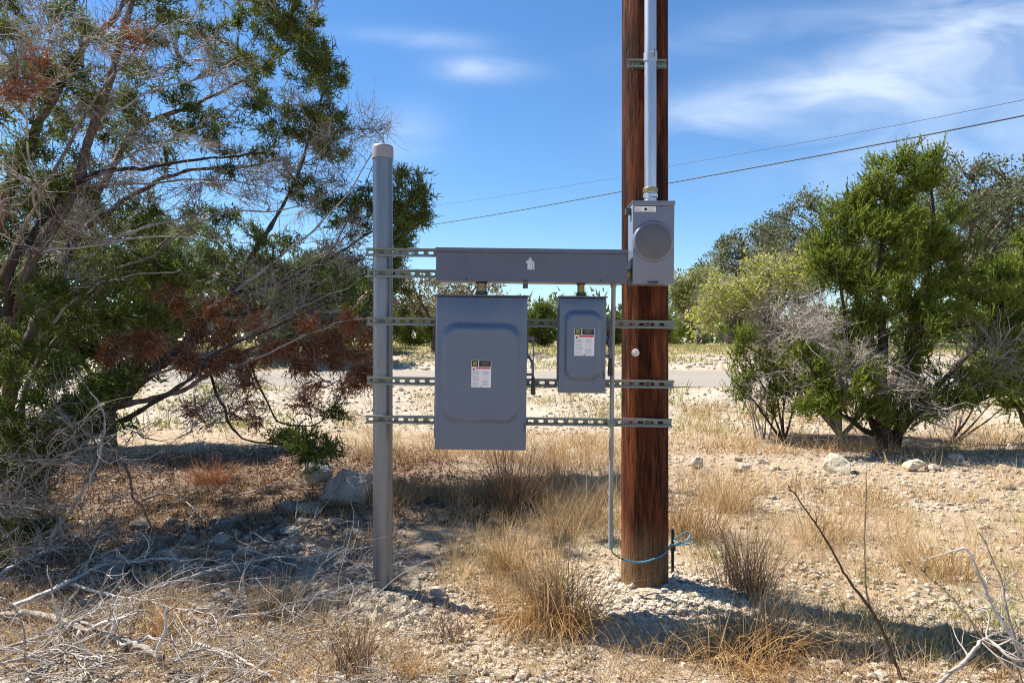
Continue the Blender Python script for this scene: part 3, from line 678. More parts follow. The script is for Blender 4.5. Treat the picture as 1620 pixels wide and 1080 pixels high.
bm = bmesh.new(); lathe(bm, ((0.030, 0), (0.036, 0.004), (0.036, 0.012), (0.032, 0.014), (0.032, 0.022), (0.026, 0.024)), seg=24)
cn = bobj('conduit_nipple', bm, M_BRASS); cn.rotation_euler = (0, math.radians(90), 0); cn.location = (wx1 + 0.001, 3.375, 1.655)
prop(cn, 'short brass nipple between wireway end and meter box', 'pipe fitting')

# riser conduit up the pole
rx, ry = (1030.5 - 810) / FPX * 3.38, 3.405; rz = mz1 + 0.002
rs_ = empty('riser_conduit', (rx, ry, rz)); prop(rs_, 'shiny galvanised conduit rising from meter box up the pole', 'conduit')
bm = bmesh.new(); lathe(bm, ((0.0295, 0.08), (0.0295, 2.0), (0.0295, 5.6)), seg=40); bobj('pipe', bm, M_RISER, rs_)
bm = bmesh.new(); lathe(bm, ((0.034, 0.0), (0.034, 0.020), (0.030, 0.024), (0.030, 0.03), (0.0365, 0.036), (0.0365, 0.052), (0.032, 0.056), (0.032, 0.06)), seg=36); hb = bobj('hub', bm, M_RISER, rs_)
bm = bmesh.new(); lathe(bm, ((0.0365, 0.0602), (0.037, 0.064), (0.037, 0.080), (0.033, 0.084)), seg=36); bobj('lock_ring', bm, M_BRASS, hb)
bm = bmesh.new(); lathe(bm, ((0.034, 5.58), (0.05, 5.62), (0.06, 5.75), (0.04, 5.83), (0.01, 5.85)), seg=24); bobj('weatherhead', bm, M_RISER, rs_)
cz_ = 2.735 - rz
bm = bmesh.new(); lathe(bm, ((0.0300, cz_ - 0.022), (0.0335, cz_ - 0.022), (0.0335, cz_ + 0.022), (0.0300, cz_ + 0.022)), seg=36); cp = bobj('clamp', bm, M_RISER, rs_)
bm = bmesh.new(); bx(bm, 0.004, 0.0075, -0.048, -0.032, cz_ - 0.012, cz_ + 0.035); bx(bm, 0.0115, 0.0150, -0.048, -0.030, cz_ - 0.012, cz_ + 0.040); bobj('clamp_ear', bm, M_RISER, cp, smooth=False)
bm = bmesh.new(); cyl(bm, (-0.012, -0.040, cz_ + 0.012), (0.024, -0.040, cz_ + 0.012), 0.003, 8); bobj('clamp_bolt', bm, M_RISER, cp)

# thin ground conduit, wire, rod
gc = empty('ground_conduit', (0, 0, 0)); prop(gc, 'thin grey plastic conduit hanging beside the wooden pole', 'conduit')
gp = [P(970.5, 448, 3.372), P(970.5, 470, 3.375), P(970, 505, 3.40), P(969.2, 540, 3.42), P(968.5, 590, 3.43), P(967.5, 668, 3.432), P(966.5, 770, 3.43), P(966, 868, 3.43)]
mbx = MB(); tubes(mbx, spline(gp, 40), np.full(40, 0.0112), 14); mbx.build('pipe', M_PVC, gc)
p0 = gp[0]; bm = bmesh.new(); cyl(bm, (p0[0], p0[1], p0[2] - 0.022), (p0[0], p0[1], p0[2] + 0.004), 0.0145, 18); bobj('collar', bm, M_PVC, gc, bevel=0.001)
pS = gp[5]; bm = bmesh.new(); bx(bm, pS[0] - 0.017, pS[0] + 0.017, pS[1] - 0.014, pS[1] + 0.025, pS[2] - 0.016, pS[2] + 0.016); bobj('strap', bm, M_STRUT, gc, bevel=0.002)
rod = P(1064, 850, 3.70); rz0 = float(terr(rod[0], rod[1]))
gr = empty('ground_rod', (rod[0], rod[1], 0)); prop(gr, 'short dark ground rod driven in beside the pole base', 'ground rod')
bm = bmesh.new(); cyl(bm, (0, 0, rz0 - 0.05), (0, 0, CAM_Z + (540 - 836) / FPX * 3.70), 0.0085, 12); bobj('rod', bm, M_RUSTROD, gr)
bm = bmesh.new(); zc = CAM_Z + (540 - 866) / FPX * 3.70; bx(bm, -0.014, 0.014, -0.016, 0.012, zc - 0.014, zc + 0.014); bobj('clamp', bm, M_DARKMETAL, gr, bevel=0.003)
gw = [P(966, 866, 3.43), P(970, 874, 3.43), P(980, 882, 3.435), P(996, 887.5, 3.44), P(1012, 889, 3.445), P(1028, 886, 3.45), P(1045, 879, 3.475), P(1057, 869, 3.55), P(1061, 861, 3.66)]
gws = spline(gw, 44); ml = MB(); tubes(ml, gws[:14], np.full(14, 0.0030), 8); mbx = MB(); tubes(mbx, gws[13:], np.full(31, 0.0052), 10)
loop = [P(1061, 861, 3.66), P(1072, 861, 3.70), P(1085, 855, 3.73), P(1092, 845, 3.75), P(1086, 841, 3.76), P(1074, 847, 3.74), P(1066, 855, 3.68), P(1078, 858, 3.64), P(1092, 852, 3.66), P(1097, 857, 3.69), P(1088, 860, 3.70), P(1066, 862, 3.69)]
tubes(mbx, spline(loop, 60), np.full(60, 0.0038), 8)
wire = mbx.build('ground_wire', M_BLUE); ld = ml.build('bare_lead', M_BLACK, wire)
prop(wire, 'blue ground wire looped round the pole base to the rod', 'wire')

# overhead lines far behind the pole
for (pts, r, lab) in ((((330, 405, 60), (680, 356, 40), (984, 303, 28), (1057, 290, 26), (1340, 238, 21), (1620, 183, 17.5), (2050, 95, 14)), 0.020, 'lower and thicker black overhead cable crossing the sky'),
                      (((500, 348, 75), (720, 321, 50), (984, 280, 36), (1057, 264, 33), (1340, 213, 25), (1620, 158, 20), (2050, 68, 16)), 0.009, 'upper thin overhead wire crossing the sky')):
    mbx = MB(); p = spline([P(*q_) for q_ in pts], 60); tubes(mbx, p, np.full(60, r), 6); prop(mbx.build('overhead_line', M_CABLE), lab, 'power line', 'overhead lines')

# ------------------------------------------------------------------ trees and shrubs


def leaves(mb, pos, d, n, spread, ln, wd, rng, tone=None, up=0.25, along=0.6, shape='needle'):
    """n diamond leaves round each anchor"""
    A = len(pos); pos = np.repeat(pos, n, 0); d = np.repeat(d, n, 0); N = len(pos)
    off = rng.normal(size=(N, 3)) * 0.5; base = pos + off * spread * 0.55 - d * (rng.random((N, 1)) * spread * 1.5 - spread * 0.3)
    dr = unit(d * along + rng.normal(size=(N, 3)) * 0.6 + np.array((0, 0, up)) + off * 0.5)
    L = ln * (0.55 + 0.9 * rng.random((N, 1))); W = wd * (0.6 + 0.8 * rng.random((N, 1)))
    s = unit(np.cross(dr, rng.normal(size=(N, 3)))); m = 0.45 if shape == 'needle' else 0.5
    nrm = np.cross(dr, s)
    v = np.stack((base + s * W * 0.6, base + dr * L * 1.1 + nrm * L * .1, base - s * W * 0.6), 1)
    f = np.arange(N * 3).reshape(N, 3)
    t = np.repeat(rng.random(A) if tone is None else tone, n) * 0.65 + rng.random(N) * 0.35
    mb.add(v, f, np.repeat(t, 3)); return mb


def sprays(mb, pos, d, ns, sl, nl, ll, lw, rng, up=0.2, along=0.7, sp=0.6):
    """feathery juniper sprays: ns sprigs on each anchor, each set with nl short scale leaves"""
    A = len(pos); idx = np.repeat(np.arange(A), ns); N = len(idx); p0 = pos[idx] + rng.normal(size=(N, 3)) * sl * .22 - d[idx] * sl * rng.random((N, 1)) * .8
    d0 = unit(d[idx] * along + rng.normal(size=(N, 3)) * sp + np.array((0, 0, up))); c = curves(p0, d0, sl * (.55 + .8 * rng.random(N)), 4, .22, (0, 0, up * .25), rng)
    t = (np.arange(nl) + .5) / nl * 2.999; k = t.astype(int); u = (t - k)[None, :, None]; a, b = c[:, k], c[:, np.minimum(k + 1, 3)]
    q = (a + (b - a) * u).reshape(-1, 3); tg = unit(b - a).reshape(-1, 3); M = len(q); dr = unit(tg + rng.normal(size=(M, 3)) * .42)
    f = np.tile(1.15 - .45 * t / 3, N)[:, None]; L = ll * (.7 + .6 * rng.random((M, 1))) * f; W = lw * (.7 + .6 * rng.random((M, 1))) * f; sd = unit(np.cross(dr, rng.normal(size=(M, 3))))
    v = np.stack((q - dr * L * .2 + sd * W * .5, q + dr * L * .95, q - dr * L * .2 - sd * W * .5), 1)
    tone = np.repeat(rng.random(A)[idx] * .42 + rng.random(N) * .22, nl) + np.tile(t / 3 * .24, N) + rng.random(M) * .12
    mb.add(v, np.arange(M * 3).reshape(M, 3), np.repeat(tone, 3)); return mb


class Tree:
    def __init__(s, seed, clump=0.055): s.clump = clump; s.rng = np.random.default_rng(seed); s.skel = []; s.tan = []; s.wood = MB(); s.twig = MB(); s.dead = MB(); s.ends = {}
    def limb(s, pts, r0, r1, sides=10, k=None, jitter=0.0, dead=False):
        k = k or max(10, len(pts) * 6); p = spline(pts, k)
        if jitter:
            w_ = s.rng.normal(size=(k, 3)) * jitter * 2.2
            for _ in range(3): w_ = np.concatenate((w_[:1], (w_[:-2] + w_[1:-1] * 2 + w_[2:]) / 4, w_[-1:]))
            w_[0] = 0; p = p + w_
        t = np.linspace(0, 1, k); rad = (r0 + (r1 - r0) * t ** 0.8) * (1 + 0.12 * s.rng.normal(size=k))
        tubes(s.dead if dead else s.wood, p, rad, sides, rnd=s.rng.random(), rough=0.35, rng=s.rng); s.reg(p[None]); return p
    def reg(s, P_):
        tt = np.empty_like(P_); tt[:, :-1] = P_[:, 1:] - P_[:, :-1]; tt[:, -1] = tt[:, -2]
        s.skel.append(P_.reshape(-1, 3)); s.tan.append(unit(tt).reshape(-1, 3))
    def grow(s, anchors, kind='live', batches=5, maxlen=1.2, r=0.010, K=6, wood=None, curl=0.10, sides=3):
        """connect each anchor to the nearest wood by a twig, nearest ones first so that later ones fork off them"""
        wood = wood or s.twig; an = np.asarray(anchors, float)
        sk = np.concatenate(s.skel)[:: max(1, len(np.concatenate(s.skel)) // 2500)]
        d0 = np.array([np.min(((sk - a) ** 2).sum(1)) for a in an]); order = np.argsort(d0)
        for part in np.array_split(order, batches):
            if not len(part): continue
            sk = np.concatenate(s.skel); tn = np.concatenate(s.tan); a = an[part]
            if len(sk) > 7000:
                pick = s.rng.choice(len(sk), 7000, replace=False); sk, tn = sk[pick], tn[pick]
            pen = np.maximum(0, sk[None, :, 2] - a[:, None, 2]) * 0.6
            dist = np.sqrt(((a[:, None] - sk[None]) ** 2).sum(-1)); idx = np.argmin(np.where(dist < 0.08, 3, dist) + pen, 1)
            st, td = sk[idx], tn[idx]; L = np.linalg.norm(a - st, axis=1, keepdims=True)
            st = np.where(L > maxlen, a - (a - st) / L * maxlen, st); ctrl = st + td * np.minimum(L, maxlen) * 0.35 + (a - st) * 0.25
            u = np.linspace(0, 1, K)[None, :, None]
            pts = (1 - u) ** 2 * st[:, None] + 2 * u * (1 - u) * ctrl[:, None] + u ** 2 * a[:, None]
            wob = s.rng.normal(size=pts.shape) * curl * 0.25 * L[:, None]; wob[:, 0] = 0; pts = pts + wob
            LL = np.minimum(L, maxlen); rr = np.minimum(r, 0.0025 + 0.012 * LL * (r / 0.010)) * (1 - 0.75 * np.linspace(0, 1, K)[None])
            tubes(wood, pts, rr, sides, rnd=s.rng.random(len(part)), rng=s.rng); s.reg(pts)
            e = s.ends.setdefault(kind, [[], []]); e[0].append(pts[:, -1]); e[1].append(unit(pts[:, -1] - pts[:, -3]))
    def twiglets(s, kind, per, length, r, wood=None, lev2=2):
        p, d = (np.concatenate(x) for x in s.ends[kind]); wood = wood or s.dead
        P0 = np.repeat(p, per, 0) + s.rng.normal(size=(len(p) * per, 3)) * 0.01; D0 = unit(np.repeat(d, per, 0) + s.rng.normal(size=(len(p) * per, 3)) * 0.55)
        c = curves(P0, D0, length * (0.5 + s.rng.random(len(P0))), 6, 0.4, (0, 0, 0.02), s.rng)
        tubes(wood, c, r * (1 - 0.7 * np.linspace(0, 1, 6))[None] * np.ones((len(P0), 1)), 3, rnd=s.rng.random(len(P0)), rng=s.rng)
        if lev2:
            q, t, _ = sample_on(c, len(P0) * lev2, s.rng, 0.2, 1); c2 = curves(q, unit(t + s.rng.normal(size=t.shape) * 0.6), length * 0.45 * (0.4 + s.rng.random(len(q))), 4, 0.4, (0, 0, 0), s.rng)
            tubes(wood, c2, r * 0.55 * (1 - 0.6 * np.linspace(0, 1, 4))[None] * np.ones((len(q), 1)), 3, rnd=s.rng.random(len(q)), rng=s.rng)
        return c
    def blob(s, px, py, d, rx, ry, rd, n):
        m = max(3, n // 5); v = unit(s.rng.normal(size=(m, 3))) * (s.rng.random((m, 1)) ** 0.45); c = P(px, py, d)
        q_ = c + v * np.array((rx / FPX * d, rd, ry / FPX * d)); q_ = q_[s.rng.integers(0, m, n)]
        return q_ + s.rng.normal(size=(n, 3)) * np.array((1, 1, .8)) * s.clump
    def spray(s, kind, *a, **kw):
        p, d = (np.concatenate(x) for x in s.ends[kind]); return sprays(MB(), p, d, *a, s.rng, **kw)
    def foliage(s, kind, n, spread, ln, wd, mb=None, drop=0.0, **kw):
        p, d = (np.concatenate(x) for x in s.ends[kind]); mb = mb or MB()
        return leaves(mb, p, d, n, spread, ln, wd, s.rng, **kw)


def finish(t, name, loc, label, group, crown, crown_mat, bark, twigbark=None, extra=(), cat='tree'):
    o = empty(name, (0, 0, 0)); prop(o, label, cat, group)
    loc = np.asarray(loc, float); o.location = loc
    def part(mbx, nm, mat, kind=None, lab=None):
        if not mbx.v: return
        mbx.v[:] = [v - loc for v in mbx.v]; c = mbx.build(nm, mat, o)
        if kind: c['kind'] = kind
        if lab: c['label'] = lab
    part(t.wood, 'trunk', bark); part(t.twig, 'branches', twigbark or bark, 'stuff'); part(t.dead, 'dead_twigs', M_TWIG, 'stuff')
    if crown is not None: part(crown, 'crown', crown_mat, 'stuff')
    for mbx, nm, mat, lab in extra: part(mbx, nm, mat, 'stuff', lab)
    return o


# ---- the big old juniper on the left
T = Tree(101, .042)
base = np.array((-3.45, 4.85, 0.0))
def deep(px, py):                                  # the crown leans away from the viewer as it rises to the right
    return 1 + (np.interp(py, (-100, 0, 450, 650, 760), (1.52, 1.46, 1.22, 1.10, 1.0)) - 1) * np.clip((px - 20) / 330, 0, 1)
def LP(px, py, d): return P(px, py, d * deep(px, py))
def L_(pts, r0, r1, dead=False, jit=0.005): return T.limb([p if isinstance(p, np.ndarray) else LP(*p) for p in pts], r0 * .6, r1 * .75, 12, max(24, len(pts) * 9), jit, dead)
def LB(g): k = float(deep(g[0], g[1])); return (g[0], g[1], g[2] * k, g[3], g[4], g[5] * (0.6 + .9 * k), g[6])
L_([base + (0, 0, -.1), (-5, 720, 4.7), (18, 605, 4.6), (47, 540, 4.55), (70, 486, 4.6), (97, 423, 4.7), (120, 366, 4.8), (156, 303, 4.9), (195, 233, 5.0), (218, 202, 5.05), (272, 179, 5.1), (331, 156, 5.2), (373, 132, 5.3), (459, 78, 5.4)], 0.085, 0.014)
L_([base + (-.1, -.1, -.1), (-12, 640, 4.5), (18, 500, 4.4), (55, 405, 4.3), (117, 296, 4.3), (148, 195, 4.35), (167, 144, 4.35), (183, 90, 4.4), (198, 47, 4.4), (212, 0, 4.4), (235, -80, 4.4)], 0.078, 0.024)
L_([base + (-.15, .1, -.1), (-45, 560, 4.7), (-18, 400, 4.6), (18, 300, 4.6), (58, 202, 4.6), (109, 113, 4.6), (136, 70, 4.65), (175, 31, 4.7), (230, -40, 4.7)], 0.08, 0.03)
L_([(10, 500, 4.3), (23, 416, 4.25), (70, 345, 4.25), (109, 300, 4.25), (148, 276, 4.25), (218, 268, 4.3), (264, 259, 4.35), (350, 249, 4.4), (420, 240, 4.5)], 0.045, 0.010)
L_([(97, 423, 4.7), (136, 362, 4.7), (195, 319, 4.75), (233, 296, 4.8), (272, 276, 4.85), (323, 268, 4.9), (400, 262, 5.1), (455, 250, 5.2)], 0.042, 0.010)
L_([base + (.05, 0, -.1), (40, 790, 4.6), (117, 703, 4.7), (187, 641, 4.75), (230, 595, 4.8), (288, 548, 4.85), (331, 501, 4.9), (366, 466, 4.95), (389, 423, 5.0), (424, 362, 5.1), (459, 303, 5.15), (482, 241, 5.2), (505, 170, 5.3), (520, 90, 5.35)], 0.085, 0.012)
L_([(366, 466, 4.95), (428, 451, 5.0), (506, 419, 5.1), (545, 395, 5.2), (600, 360, 5.3), (650, 320, 5.4), (672, 300, 5.4)], 0.030, 0.006)
L_([(331, 501, 4.9), (400, 492, 5.0), (467, 448, 5.1), (520, 400, 5.2), (560, 330, 5.3), (600, 240, 5.35)], 0.026, 0.005)
L_([(187, 641, 4.75), (280, 618, 4.7), (331, 591, 4.75), (389, 556, 4.85), (467, 536, 5.0), (545, 552, 5.1), (590, 545, 5.1)], 0.038, 0.006)
L_([(117, 703, 4.7), (210, 655, 4.55), (290, 605, 4.55), (340, 560, 4.6), (430, 520, 4.7), (520, 480, 4.9), (590, 460, 5.0)], 0.035, 0.006)
L_([(331, 591, 4.75), (352, 640, 4.7), (370, 680, 4.75), (408, 700, 4.8), (460, 705, 4.85), (515, 712, 4.9)], 0.018, 0.006)
L_([(389, 556, 4.85), (415, 620, 4.9), (440, 665, 4.9), (490, 672, 4.95), (540, 645, 5.0)], 0.014, 0.005)
L_([(0, 789, 4.3), (51, 746, 4.3), (109, 711, 4.2), (163, 707, 4.15), (195, 731, 4.1), (210, 781, 4.05), (233, 816, 4.0), (240, 835, 4.0)], 0.020, 0.006)
L_([(-30, 830, 4.2), (30, 770, 4.15), (90, 725, 4.1), (150, 705, 4.1), (180, 715, 4.0)], 0.016, 0.006, True)
L_([(-20, 480, 4.3), (45, 350, 4.2), (100, 245, 4.2), (150, 160, 4.2), (205, 90, 4.2), (260, 30, 4.2)], 0.022, 0.008)
L_([(70, 486, 4.6), (140, 452, 4.5), (190, 425, 4.5), (240, 405, 4.6), (300, 360, 4.7), (370, 330, 4.8)], 0.024, 0.006)
L_([(67, 890, 4.15), (62, 850, 4.15), (45, 810, 4.15), (30, 770, 4.2)], 0.024, 0.014, True)
L_([(72, 890, 4.15), (95, 830, 4.1), (125, 785, 4.05), (145, 750, 4.05), (165, 690, 4.0), (160, 640, 4.0), (120, 590, 4.0)], 0.018, 0.005, True)
for pts_, r_ in (([(109, 300, 4.25), (200, 250, 4.4), (300, 205, 4.5), (390, 150, 4.6)], .012), ([(117, 296, 4.3), (220, 290, 4.5), (340, 285, 4.7), (450, 300, 4.8)], .012), ([(97, 423, 4.7), (200, 370, 4.7), (330, 340, 4.8), (470, 330, 4.9), (560, 290, 5.0)], .014),
                 ([(50, 405, 4.3), (160, 385, 4.3), (280, 375, 4.4), (400, 385, 4.5)], .011), ([(148, 195, 4.35), (230, 150, 4.4), (330, 120, 4.5), (420, 95, 4.6)], .011), ([(230, 595, 4.8), (330, 560, 4.7), (450, 500, 4.8), (560, 450, 4.9)], .013),
                 ([(366, 466, 4.95), (450, 400, 5.0), (530, 330, 5.1), (600, 225, 5.2), (622, 195, 5.2)], .013), ([(331, 591, 4.75), (420, 560, 4.7), (510, 520, 4.8), (585, 500, 4.8)], .011), ([(97, 423, 4.7), (60, 330, 4.5), (40, 200, 4.4), (20, 60, 4.4)], .016), ([(18, 605, 4.6), (90, 500, 4.4), (180, 440, 4.4), (290, 430, 4.5)], .014)):
    L_(pts_, r_ * 1.6, .004, True, .008)
L_([base, (-160, 600, 4.4), (-260, 400, 4.2), (-320, 250, 4.0)], 0.07, 0.02)
L_([base, (-120, 560, 5.0), (-160, 350, 5.6), (-120, 150, 5.9)], 0.07, 0.02)
L_([base, (40, 620, 5.1), (140, 480, 5.6), (240, 400, 6.0), (320, 330, 6.3)], 0.05, 0.012)
green = [(60, 20, 4.8, 80, 45, .5, 34), (330, 50, 5.2, 90, 60, .4, 60), (250, 20, 4.9, 60, 40, .4, 22), (445, 30, 5.3, 60, 55, .35, 120), (480, 60, 5.4, 35, 55, .3, 80), (400, 100, 5.2, 60, 45, .35, 45),
         (300, 155, 5.05, 42, 22, .2, 26), (512, 110, 5.4, 32, 50, .3, 90), (520, 200, 5.4, 34, 62, .3, 115), (450, 195, 5.3, 48, 55, .35, 55), (345, 205, 5.1, 60, 35, .3, 32), (205, 185, 4.9, 55, 50, .4, 34),
         (60, 110, 4.6, 70, 70, .5, 46), (60, 250, 4.6, 70, 60, .5, 40), (555, 330, 5.5, 45, 60, .3, 60), (640, 310, 5.5, 42, 40, .3, 62), (665, 330, 5.5, 26, 40, .2, 34), (635, 370, 5.5, 38, 45, .3, 60),
         (600, 430, 5.5, 45, 55, .35, 80), (632, 470, 5.5, 14, 45, .2, 34), (500, 310, 5.4, 45, 45, .3, 40), (110, 470, 4.4, 95, 50, .4, 80), (45, 560, 4.25, 60, 80, .4, 110), (60, 640, 4.2, 65, 60, .35, 80),
         (150, 625, 4.4, 55, 45, .3, 60), (310, 440, 5.1, 80, 50, .4, 80), (430, 420, 5.4, 80, 50, .4, 70), (230, 420, 4.9, 80, 40, .4, 55), (510, 460, 5.5, 75, 45, .4, 70), (190, 505, 4.6, 60, 40, .3, 46),
         (165, 660, 4.3, 32, 30, .2, 26), (505, 712, 4.9, 26, 22, .18, 46), (455, 694, 4.88, 36, 10, .12, 26), (530, 640, 5.0, 16, 22, .12, 12), (20, 710, 4.1, 45, 60, .3, 46), (160, 345, 4.9, 60, 40, .4, 26), (250, 330, 5.0, 60, 30, .4, 26),
         (-130, 300, 5.3, 110, 300, .5, 150), (-260, 450, 5.6, 130, 220, .5, 90), (-60, 60, 5.6, 120, 160, .8, 80), (150, 420, 6.0, 120, 70, .5, 60), (-40, 780, 4.2, 50, 50, .3, 30), (25, 790, 4.2, 45, 45, .25, 46), (70, 700, 4.3, 60, 40, .25, 46), (40, 850, 4.15, 40, 20, .2, 22), (120, 560, 5.2, 80, 60, .5, 40),
         (200, -120, 4.9, 220, 90, .8, 110), (420, -60, 5.3, 110, 60, .5, 60)]
T.grow(np.concatenate([T.blob(*LB(g[:6] + (int(g[6] * (1.6 if g[1] < 430 and g[0] > -50 else 1.0)),))) for g in green]), 'live', 8, 1.3, 0.011)
T.grow(np.concatenate([T.blob(*LB(g)) for g in ((250, 200, 5.0, 260, 190, .5, 110), (130, 330, 4.7, 150, 120, .5, 60), (420, 330, 5.2, 160, 110, .4, 70), (330, 90, 5.0, 180, 90, .4, 70), (90, 100, 4.6, 110, 110, .4, 80), (110, 220, 5.2, 130, 150, .5, 90), (250, 60, 5.3, 150, 80, .4, 60), (60, 360, 4.9, 90, 90, .4, 50), (330, 290, 5.4, 150, 90, .4, 50))]), 'live', 6, 1.2, 0.009)
brown = [(230, 542, 4.65, 75, 20, .2, 46), (365, 515, 4.85, 50, 42, .25, 60), (345, 575, 4.8, 60, 32, .25, 60), (535, 535, 5.1, 60, 45, .3, 80), (460, 565, 5.0, 70, 28, .25, 60), (565, 590, 5.15, 36, 38, .25, 56), (312, 655, 4.7, 16, 8, .1, 7), (280, 470, 4.7, 26, 30, .2, 14), (400, 630, 4.85, 25, 30, .2, 16), (500, 630, 5.0, 30, 25, .2, 12), (40, 140, 4.3, 70, 80, .3, 14), (200, 60, 4.4, 60, 40, .3, 12)]
T.grow(np.concatenate([T.blob(*LB(g)) for g in brown]), 'brown', 4, 1.0, 0.008, wood=T.dead)
bare = [(540, 240, 5.3, 70, 80, .3, 46), (460, 290, 5.1, 90, 60, .35, 44), (330, 240, 4.7, 90, 50, .35, 40), (520, 400, 5.2, 80, 50, .3, 36), (260, 110, 4.5, 110, 70, .4, 46), (110, 320, 4.3, 100, 90, .4, 46), (470, 500, 5.1, 110, 40, .3, 34),
        (380, 640, 4.8, 110, 40, .3, 40), (220, 680, 4.3, 130, 50, .4, 36), (70, 760, 4.1, 90, 70, .3, 60), (110, 860, 4.0, 110, 40, .3, 30), (130, 190, 4.4, 120, 120, .4, 60), (230, 330, 4.8, 180, 70, .3, 50), (60, 60, 4.4, 90, 80, .3, 36), (420, 470, 5.0, 160, 60, .3, 50), (590, 215, 5.3, 26, 30, .2, 16), (420, 150, 5.1, 90, 60, .3, 30), (300, 330, 4.8, 150, 40, .3, 24), (40, 380, 4.2, 60, 120, .3, 20)]
T.grow(np.concatenate([T.blob(*LB(g)) for g in bare]), 'bare', 4, 1.1, 0.008, wood=T.dead)
T.twiglets('bare', 4, 0.28, 0.0032, lev2=2); T.twiglets('brown', 2, 0.16, 0.0022, lev2=2)
crown = T.spray('live', 12, .092, 8, .023, .0105, sp=.75)
br = T.spray('brown', 12, .10, 8, .024, .0105, up=-.12)
finish(T, 'juniper_tree', base, 'large sprawling old juniper with many leaning stems and dead twigs', None, crown, M_JUN, M_BARK, M_TWIG, [(br, 'dead_foliage', M_DEAD, 'rust brown dead foliage on the low branches')])

# ---- bright juniper on the right
T = Tree(202, .075); base = P(1402, 716, 8.3); base[2] = float(terr(base[0], base[1])) - 0.05
for pts, r0, r1 in (([(1402, 716, 8.3), (1394, 650, 8.3), (1396, 560, 8.3), (1390, 460, 8.3), (1398, 340, 8.3), (1418, 262, 8.3)], 0.10, 0.01), ([(1412, 716, 8.3), (1436, 610, 8.35), (1466, 480, 8.4), (1476, 360, 8.4), (1470, 260, 8.4)], 0.075, 0.01),
                    ([(1394, 700, 8.3), (1352, 600, 8.2), (1335, 500, 8.1), (1322, 400, 8.1)], 0.05, 0.01), ([(1410, 700, 8.3), (1480, 610, 8.3), (1550, 540, 8.5), (1600, 470, 8.6)], 0.055, 0.012), ([(1400, 690, 8.3), (1340, 660, 8.0), (1300, 610, 7.8), (1270, 560, 7.8)], 0.035, 0.008),
                    ([(1408, 700, 8.3), (1450, 650, 7.9), (1490, 620, 7.8), (1530, 590, 7.8)], 0.035, 0.008), ([(1396, 560, 8.3), (1340, 520, 8.3), (1290, 490, 8.4)], 0.03, 0.008), ([(1400, 640, 8.3), (1430, 560, 8.8), (1440, 440, 9.1), (1440, 350, 9.2)], 0.05, 0.01)):
    T.limb([P(*p) for p in pts], r0, r1, 9, None, 0.012)
g = [(1405, 312, 8.3, 42, 52, .4, 80), (1440, 285, 8.3, 12, 36, .15, 20), (1372, 305, 8.2, 12, 30, .15, 16), (1510, 335, 8.4, 10, 30, .15, 14), (1335, 610, 7.8, 60, 40, .3, 50), (1435, 650, 7.7, 55, 28, .3, 36), (1462, 275, 8.4, 20, 40, .2, 34), (1470, 250, 8.4, 10, 22, .12, 14), (1420, 255, 8.3, 12, 26, .12, 14), (1345, 345, 8.2, 45, 40, .35, 60), (1425, 390, 8.2, 85, 60, .6, 150), (1322, 425, 8.2, 40, 45, .35, 70), (1295, 400, 8.3, 18, 22, .2, 18), (1492, 400, 8.4, 52, 56, .45, 90),
     (1545, 470, 8.5, 55, 60, .5, 100), (1360, 465, 8.2, 70, 45, .5, 110), (1455, 500, 8.2, 70, 45, .6, 100), (1590, 540, 8.6, 45, 60, .45, 70), (1490, 620, 7.8, 60, 34, .35, 80), (1410, 560, 8.1, 60, 35, .4, 60), (1545, 600, 8.1, 45, 40, .35, 55), (1280, 570, 7.9, 40, 30, .3, 40), (1295, 640, 7.8, 30, 18, .25, 26), (1350, 640, 8.0, 35, 25, .3, 24), (1590, 460, 8.8, 34, 40, .35, 40), (1330, 530, 8.4, 50, 30, .4, 40), (1440, 440, 9.0, 90, 80, .4, 80)]
T.grow(np.concatenate([T.blob(*(q_[:6] + (int(q_[6] * .8),))) for q_ in g]), 'live', 6, 1.2, 0.014)
T.grow(np.concatenate([T.blob(*q_) for q_ in ((1360, 600, 7.9, 80, 50, .3, 40), (1440, 640, 7.8, 70, 35, .3, 30), (1290, 520, 8.1, 60, 60, .3, 30), (1540, 560, 8.0, 60, 60, .3, 24))]), 'bare', 3, 1.0, 0.011, wood=T.dead)
T.twiglets('bare', 4, 0.34, 0.005, lev2=3)
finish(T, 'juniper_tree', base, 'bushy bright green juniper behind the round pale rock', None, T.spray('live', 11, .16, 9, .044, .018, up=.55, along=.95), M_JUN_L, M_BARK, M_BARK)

# ---- neighbours of it
T = Tree(203, .09); base = P(1640, 700, 9.2); base[2] = float(terr(base[0], base[1])) - 0.05
T.limb([base, P(1630, 560, 9.2), P(1620, 440, 9.2), P(1615, 385, 9.2)], 0.08, 0.012, 8, None, .01); T.limb([base, P(1590, 600, 9.3), P(1570, 520, 9.3)], 0.05, 0.01, 8, None, .01); T.limb([base, P(1690, 560, 9.4), P(1710, 440, 9.5)], 0.06, 0.01, 8, None, .01)
g = [(1615, 410, 9.2, 40, 40, .4, 60), (1600, 490, 9.2, 55, 50, .5, 90), (1580, 570, 9.2, 45, 40, .4, 50), (1660, 470, 9.3, 60, 90, .6, 120), (1690, 600, 9.3, 60, 60, .6, 60), (1610, 610, 9.2, 40, 45, .4, 60)]
T.grow(np.concatenate([T.blob(*q_) for q_ in g]), 'live', 5, 1.2, 0.014)
finish(T, 'juniper_tree', base, 'juniper cut off by the right edge of the picture', None, T.spray('live', 10, .19, 9, .048, .020, up=.45, along=.9), M_JUN_L, M_BARK, M_BARK)

